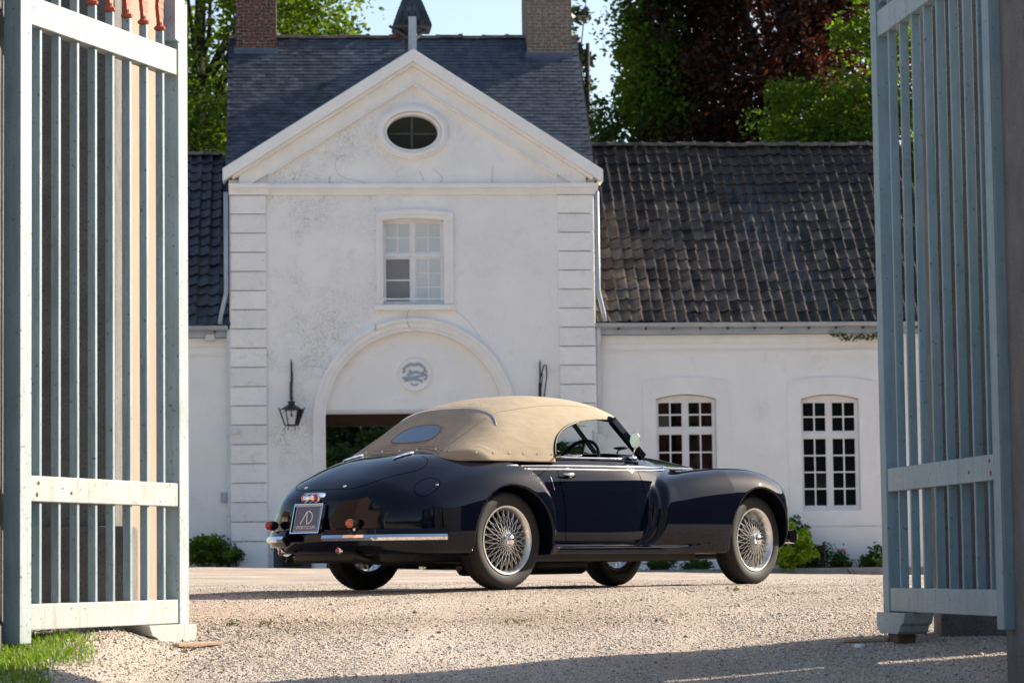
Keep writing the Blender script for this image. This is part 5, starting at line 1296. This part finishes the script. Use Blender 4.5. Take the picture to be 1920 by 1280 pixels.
yz = np.stack([.215 * np.sign(np.cos(a)) * np.abs(np.cos(a)) ** .75, 1.085 + np.where(np.sin(a) > 0, .095, .035) * np.sign(np.sin(a)) * np.abs(np.sin(a)) ** .7], 1)
P0 = np.stack([np.full(64, -1.3), yz[:, 0], yz[:, 1]], 1)
wp = hit(f_canvas0, P0, (1, 0, 0), 1.4, 500)
rings = []
cen = np.array([0, 1.09])
mb = MB(); vs = []
for s in (1.0, .8, .55, .3):
    q = cen + (yz - cen) * s
    r_ = hit(f_canvas0, np.stack([np.full(64, -1.3), q[:, 0], q[:, 1]], 1), (1, 0, 0), 1.4, 500); r_[:, 0] -= .004; r_[:, 2] += .003
    vs += [tuple(p) for p in r_]
c0 = hit(f_canvas0, [(-1.3, 0, 1.09)], (1, 0, 0), 1.4, 500)[0] + (-.004, 0, .003); vs.append(tuple(c0))
fs = []
for r_ in range(3):
    for i in range(64): fs.append((r_ * 64 + i, r_ * 64 + (i + 1) % 64, (r_ + 1) * 64 + (i + 1) % 64, (r_ + 1) * 64 + i))
for i in range(64): fs.append((192 + i, 192 + (i + 1) % 64, 256))
rw = mb.add(vs, fs).build('rear_window', M['rear_glass'], car, smooth=True)
wp[:, 0] -= .003
MB().tube([tuple(p) for p in wp], .006, 6, closed=True).build('binding', M['canvas_seam'], rw, smooth=True)

# windscreen
ws = empty('windscreen', parent=car)
pl_b = [(1.60, s * .635, .955) for s in (-1, 1)]; pl_t = [(1.345, s * .555, 1.235) for s in (-1, 1)]
for b_, t_ in zip(pl_b, pl_t):
    MB().beam(b_, t_, .045, .070, up=(1, 0, .4)).build('pillar', M['car_paint'], ws, bevel=.012)
cb = (1.78, 0, 1.0); ct = (1.46, 0, 1.29)
MB().beam(cb, ct, .02, .03, up=(1, 0, .3)).build('centre_post', M['chrome'], ws)
MB().tube([pl_t[0], (1.425, -.3, 1.27), ct, (1.425, .3, 1.27), pl_t[1]], .022, 8).build('header', M['car_paint'], ws, smooth=True)
for i in (0, 1):
    a_, b_, c_, d_ = [Vector(p) for p in (pl_b[i], cb, ct, pl_t[i])]
    nn = (b_ - a_).cross(d_ - a_).normalized() * .003
    MB().hexa([a_, b_, b_ + nn, a_ + nn, d_, c_, c_ + nn, d_ + nn]).build('pane', M['clear_glass'], ws)
for s in (-1, 1):
    w_ = MB(); w_.tube([(1.76, s * .22, 1.0), (1.70, s * .30, 1.03), (1.62, s * .44, 1.035)], .006, 6); w_.ellipsoid((1.66, s * .36, 1.04), .05, .07, .012)
    w_.build('wiper', M['black_metal'], ws, smooth=True)
# mirror
mr = MB(); mp_ = Vector((1.40, -.735, 1.075))
mr.lathe([(0, -.014), (.03, -.013), (.05, -.004), (.053, .004), (.05, .006)], 24, (0, 0, 0), 'x')
mo = mr.build('door_mirror', M['chrome'], car, smooth=True); mo.location = mp_; mo.scale = (1, .72, 1.15); mo.rotation_euler = (0, rad(-.5), rad(220))
g_ = MB().lathe([(0.0001, .0068), (.049, .0068)], 24, (0, 0, 0), 'x').build('mirror_glass', M['chrome'], mo)
MB().tube([(1.44, -.66, .955), (1.43, -.69, .985), (1.405, -.735, 1.03)], [.010, .007, .006], 8).build('mirror_stalk', M['chrome'], car, smooth=True)
MB().ellipsoid((1.45, -.665, .952), .05, .02, .012).build('mirror_foot', M['chrome'], car, smooth=True)
# interior
MB().hexa([(1.30, -.59, .86), (1.5, -.60, .86), (1.5, .60, .86), (1.30, .59, .86), (1.34, -.59, .955), (1.62, -.60, .985), (1.62, .60, .985), (1.34, .59, .955)]).build('dashboard', M['car_paint'], car, bevel=.02)
sw = empty('steering_wheel', (1.20, -.33, .905), parent=car); sw.rotation_euler = (0, rad(-62), 0)
MB().tube([(.205 * math.cos(t), .205 * math.sin(t), 0) for t in np.linspace(0, 2 * math.pi, 49)[:-1]], .013, 8, closed=True).build('wheel_ring', M['black_metal'], sw, smooth=True)
for t in (rad(0), rad(120), rad(240)):
    MB().tube([(0, 0, -.02), (.205 * math.cos(t), .205 * math.sin(t), 0)], .011, 6).build('spoke', M['black_metal'], sw, smooth=True)
MB().tube([(1.20, -.33, .905), (1.48, -.33, .76)], .02, 8).build('steering_column', M['black_metal'], car, smooth=True)
for s in (-1, 1):
    st = MB(); st.box(.35, .95, s * .32 - .24, s * .32 + .24, .50, .68); st.hexa([(.28, s * .32 - .24, .5), (.42, s * .32 - .24, .5), (.42, s * .32 + .24, .5), (.28, s * .32 + .24, .5), (.16, s * .32 - .22, 1.0), (.26, s * .32 - .22, 1.0), (.26, s * .32 + .22, 1.0), (.16, s * .32 + .22, 1.0)])
    st.build('seat', M['leather'], car, bevel=.03)
MB().tube([(.72, .61, 1.22), (1.0, .63, .955)], .011, 8).build('roof_strut', M['chrome'], car, smooth=True)
for yy, xx in ((-.05, .87), (.12, 1.05)):
    MB().ellipsoid((xx + .4, yy - .2, .962), .018, .018, .015).build('warning_lamp', M['amber_lens'], car, smooth=True)

# wheels
RT = .345
def make_wheel(parent, x, y, side, steer):
    """axis along local y; outer face towards side"""
    root = MB()
    root.lathe([(.0, -.03), (.155, -.03), (.155, .05), (.0, .05)], 36, (0, 0, 0), 'y')
    wob = root.build('wheel', M['black_metal'], parent, smooth=True, auto=35)
    wob.location = (x, y, RT); wob.rotation_euler = (0, rad(17 * x), steer + (0 if side > 0 else math.pi))
    # outer side is local +y now
    t = MB(); seg = 132; vs = []; fs = []
    prof = [(.236, .066), (.243, .078), (.262, .086), (.288, .0905), (.312, .088), (.327, .079), (.336, .068), (.3425, .055), (.345, .040), (.345, .031), (.338, .029), (.338, .023), (.345, .021), (.345, .004), (.338, .003)]
    prof = prof + [(r, -h) for r, h in prof[::-1]]; n = len(prof)
    for k in range(seg):
        a_ = 2 * math.pi * k / seg
        for j, (r, h) in enumerate(prof):
            jj = min(j, n - 1 - j)
            if 5 <= jj <= 8 and k % 2: r -= .006 if jj > 5 else .003
            if jj in (8, 9, 12, 13) and (k // 2 + (j > n / 2)) % 3 == 0: r -= .004
            vs.append((r * math.cos(a_), h, r * math.sin(a_)))
    for k in range(seg):
        k2 = (k + 1) % seg
        for j in range(n - 1): fs.append((k * n + j, k * n + j + 1, k2 * n + j + 1, k2 * n + j))
    t.add(vs, fs).build('tyre', M['rubber'], wob, smooth=True, auto=38)
    MB().lathe([(.238, .074), (.243, .079), (.240, .084), (.230, .082), (.222, .072), (.216, .055), (.207, .040), (.204, .0), (.204, -.05), (.216, -.06), (.236, -.072), (.238, -.05), (.216, .0), (.222, .05)], 64, (0, 0, 0), 'y', closed=True).build('rim', M['brushed_chrome'], wob, smooth=True, auto=40)
    sp = MB(); ns = 24
    for k in range(ns):
        for (r0, h0, r1, h1, tw) in ((.042, .088, .212, .056, .72), (.042, .086, .212, .050, -.72), (.070, .020, .207, .030, .62), (.070, .018, .207, .020, -.62)):
            a0 = 2 * math.pi * (k + (.5 if tw < 0 else 0)) / ns; a1 = a0 + tw
            sp.tube([(r0 * math.cos(a0), h0, r0 * math.sin(a0)), (r1 * math.cos(a1), h1, r1 * math.sin(a1))], .0023, 4, cap=False)
    sp.build('spokes', M['spoke_metal'], wob, fix=False)
    MB().lathe([(.0, .02), (.075, .02), (.078, .012), (.078, .03), (.055, .036), (.040, .05), (.038, .09), (.044, .094), (.044, .084), (.03, .08)], 32, (0, 0, 0), 'y').build('hub', M['chrome'], wob, smooth=True, auto=40)
    MB().lathe([(.036, .080), (.040, .092), (.040, .108), (.034, .122), (.020, .131), (.0005, .133)], 8, (0, 0, 0), 'y').build('hub_nut', M['chrome'], wob, smooth=True, auto=30)
    return wob
wheels = [make_wheel(car, 0, -.70, -1, 0), make_wheel(car, 0, .70, 1, 0), make_wheel(car, 2.7, -.70, -1, rad(5)), make_wheel(car, 2.7, .70, 1, rad(5))]
# wheel houses, underside
ub = MB()
ub.box(-.9, 3.0, -.46, .46, .20, .34); ub.box(.45, 2.2, -.62, .62, .19, .30)
ub.build('underside', M['black_metal'], car, bevel=.02)
MB().tube([(0, -.66, RT), (0, .66, RT)], .045, 10).build('rear_axle', M['black_metal'], car, smooth=True)
MB().tube([(2.7, -.66, RT), (2.7, .66, RT)], .04, 10).build('front_axle', M['black_metal'], car, smooth=True)
ex = MB(); ex.tube([(.5, -.25, .20), (-.3, -.28, .195), (-.9, -.33, .215), (-1.06, -.36, .245)], [.03, .03, .028, .028], 10); ex.tube([(1.9, .3, .17), (.6, .28, .165)], .07, 10)
ex.build('exhaust', M['black_metal'], car, smooth=True)
# bumpers
def bumper_path(y0, y1, x_off, n=24):
    ys = np.linspace(y0, y1, n); return [(x_off - 1.215 + .56 * (abs(y) / .87) ** 2.6, y) for y in ys]
for s, y0, y1 in ((-1, -.20, -.87), (1, .20, .87)):
    for nm, z0, z1, off, mt in (('bumper', .315, .425, 0.0, 'car_paint'), ('bumper_strip', .348, .388, -.014, 'chrome')):
        pa = bumper_path(y0, y1, off)
        bm_ = MB(); vs = []; fs = []; n = len(pa)
        zm = (z0 + z1) / 2; d = .045 if nm == 'bumper' else .02
        sec = [(d, z0 + .012), (.014, z0), (0, zm - .012), (-.006, zm), (0, zm + .012), (.014, z1), (d, z1 - .012)] if nm == 'bumper' else [(d, z0), (0.002, z0), (-.010, zm), (0.002, z1), (d, z1)]
        for i, (x, y) in enumerate(pa):
            i0, i1 = max(0, i - 1), min(n - 1, i + 1)
            tx, ty = pa[i1][0] - pa[i0][0], pa[i1][1] - pa[i0][1]; L = math.hypot(tx, ty)
            nx, ny = -ty / L, tx / L
            if nx > 0: nx, ny = -nx, -ny
            for (dd, z) in sec: vs.append((x - nx * dd, y - ny * dd, z))
        k = len(sec)
        for i in range(n - 1):
            for j in range(k): fs.append((i * k + j, i * k + (j + 1) % k, (i + 1) * k + (j + 1) % k, (i + 1) * k + j))
        fs += [tuple(range(k)), tuple((n - 1) * k + j for j in range(k))]
        bm_.add(vs, fs).build(nm, M[mt], car, smooth=True, auto=32)
    rl = MB(); rx = -1.135; ry = s * .42
    rl.lathe([(.0, -.075), (.022, -.073), (.036, -.06), (.041, -.045), (.041, .005), (.034, .03), (.012, .05), (0, .052)], 20, (0, 0, 0), 'x')
    lamp = rl.build('rear_lamp', M['black_metal'], car, smooth=True); lamp.location = (rx + .02, ry, .466); lamp.scale = (.8, .8, .8)
    MB().lathe([(.0005, -.088), (.020, -.085), (.034, -.072), (.0395, -.052), (.0395, -.045)], 20, (0, 0, 0), 'x').build('lens', M['amber_lens' if s < 0 else 'red_lens'], lamp, smooth=True)
    MB().tube([(0.0, 0, -.03), (.0, 0, -.07)], .014, 8).build('lamp_foot', M['chrome'], lamp, smooth=True)
    rfx = MB().lathe([(.0, -.012), (.02, -.012), (.026, -.006), (.026, .012)], 14, (0, 0, 0), 'x').build('reflector', M['chrome'], car, smooth=True); rfx.location = (-1.15, s * .30, .283)
    MB().lathe([(.0005, -.017), (.015, -.0155), (.020, -.0105)], 14, (0, 0, 0), 'x').build('lens', M['red_lens'], rfx, smooth=True)
# front bumper
for nm, z0, z1, off, mt in (('front_bumper', .315, .425, 0.0, 'car_paint'), ('front_bumper_strip', .345, .392, .014, 'chrome')):
    pa = [(3.44 + off - .30 * (abs(y) / .87) ** 2.4, y) for y in np.linspace(-.80, .80, 41)]
    bm_ = MB(); vs = []; fs = []; n = len(pa); zm = (z0 + z1) / 2; d = .06 if nm == 'front_bumper' else .02
    sec = [(d, z0 + .012), (.014, z0), (0, zm - .012), (0, zm + .012), (.014, z1), (d, z1 - .012)]
    for i, (x, y) in enumerate(pa):
        i0, i1 = max(0, i - 1), min(n - 1, i + 1); tx, ty = pa[i1][0] - pa[i0][0], pa[i1][1] - pa[i0][1]; L = math.hypot(tx, ty); nx_, ny_ = ty / L, -tx / L
        for (dd, z) in sec: vs.append((x - nx_ * dd, y - ny_ * dd, z))
    k = len(sec)
    for i in range(n - 1):
        for j in range(k): fs.append((i * k + j, i * k + (j + 1) % k, (i + 1) * k + (j + 1) % k, (i + 1) * k + j))
    fs += [tuple(range(k)), tuple((n - 1) * k + j for j in range(k))]
    bm_.add(vs, fs).build(nm, M[mt], car, smooth=True, auto=32)
for s in (-1, 1):
    MB().ellipsoid((3.40, s * .44, .385), .06, .04, .08).build('overrider', M['chrome'], car, smooth=True)
    hl = MB().lathe([(.0, -.10), (.07, -.07), (.10, .02), (.098, .05), (.06, .075), (.0005, .085)], 24, (0, 0, 0), 'x').build('headlight', M['chrome'], car, smooth=True); hl.location = (3.14, s * .60, .62)
# triple lamp and number plate
tl = MB(); tl.tube([(-1.13, -.055, .648), (-1.13, .055, .648)], .03, 14)
tl.lathe([(0, -.02), (.03, -.018), (.036, -.006), (.036, .08)], 18, (-1.125, -.052, .648), 'x'); tl.lathe([(0, -.02), (.03, -.018), (.036, -.006), (.036, .08)], 18, (-1.125, .052, .648), 'x'); tl.lathe([(0, -.02), (.03, -.018), (.036, -.006), (.036, .08)], 18, (-1.125, 0, .648), 'x')
tlo = tl.build('triple_lamp', M['chrome'], car, smooth=True)
for yy, mt in ((-.056, 'red_lens'), (0, 'blue_lens'), (.056, 'red_lens')):
    MB().lathe([(.0005, -.029), (.016, -.028), (.025, -.025), (.0275, -.016)], 16, (-1.128, yy, .648), 'x').build('lens', M[mt], tlo, smooth=True)
plate = empty('number_plate', (-1.168, 0.0, .505), parent=car); plate.rotation_euler = (rad(90), 0, rad(-90))
# local: x = to the viewer's right, y = up, z = towards the viewer
plate.rotation_mode = 'QUATERNION'
Rm = Matrix(((0, math.sin(rad(14)), -math.cos(rad(14))), (-1, 0, 0), (0, math.cos(rad(14)), math.sin(rad(14)))))
plate.rotation_quaternion = Rm.to_quaternion(); plate.scale = (.86, .83, .9)
MB().box(-.150, .150, -.112, .112, -.004, .004).build('plate_face', M['plate_face'], plate)
fr = MB()
for (x0, x1, y0, y1) in ((-.172, .172, .118, .126), (-.172, .172, -.126, -.118), (-.172, -.164, -.118, .118), (.164, .172, -.118, .118)): fr.box(x0, x1, y0, y1, -.02, .012)
fr.box(-.168, .168, -.122, .122, -.022, -.012)
fr.build('plate_frame', M['chrome'], plate)
br = MB()
for (x0, x1, y0, y1) in ((-.145, .145, .104, .107), (-.145, .145, -.107, -.104), (-.145, -.142, -.104, .104), (.142, .145, -.104, .104)): br.box(x0, x1, y0, y1, .0042, .0052)
br.build('plate_border', M['plate_print'], plate)
lg = MB()
def flatstroke(mb, pts, w):
    for i in range(len(pts) - 1):
        a_ = Vector((*pts[i], .0048)); b_ = Vector((*pts[i + 1], .0048)); mb.beam(a_, b_, w, .0012)
flatstroke(lg, [(-.072, -.045), (-.012, .062)], .009); flatstroke(lg, [(-.012, .062), (.006, -.045)], .009)
dd = [(.006, -.045)] + [(.006 + .055 * math.cos(t), .009 + .053 * math.sin(t)) for t in np.linspace(-1.45, 1.5, 16)] + [(-.002, .062)]
flatstroke(lg, dd, .009)
lg.build('plate_emblem', M['plate_print'], plate)
def text(name, body_, size, mt, parent, loc, ext=.0008, rot=None):
    cu = bpy.data.curves.new(name, 'FONT'); cu.body = body_; cu.size = size; cu.align_x = 'CENTER'; cu.extrude = ext
    o = bpy.data.objects.new(name, cu); COL.objects.link(o); o.parent = parent; o.location = loc
    if rot: o.rotation_euler = rot
    cu.materials.append(M[mt])
    bpy.context.view_layer.update()
    me = bpy.data.meshes.new_from_object(o.evaluated_get(bpy.context.evaluated_depsgraph_get()))
    n_ = bpy.data.objects.new('lettering_mesh', me); COL.objects.link(n_); n_.parent = parent; n_.location = loc
    if rot: n_.rotation_euler = rot
    bpy.data.objects.remove(o, do_unlink=True); n_.name = name
    return n_
tx = text('plate_lettering', 'SPORTSCARS', .043, 'plate_print', plate, (0, -.090, .0052)); tx.scale = (.95, 1, 1)
th_ = MB(); th_.tube([(-1.05, .28, .26), (-1.10, .28, .24), (-1.12, .28, .21), (-1.09, .28, .19)], .012, 8); th_.build('tow_hook', M['black_metal'], car, smooth=True)
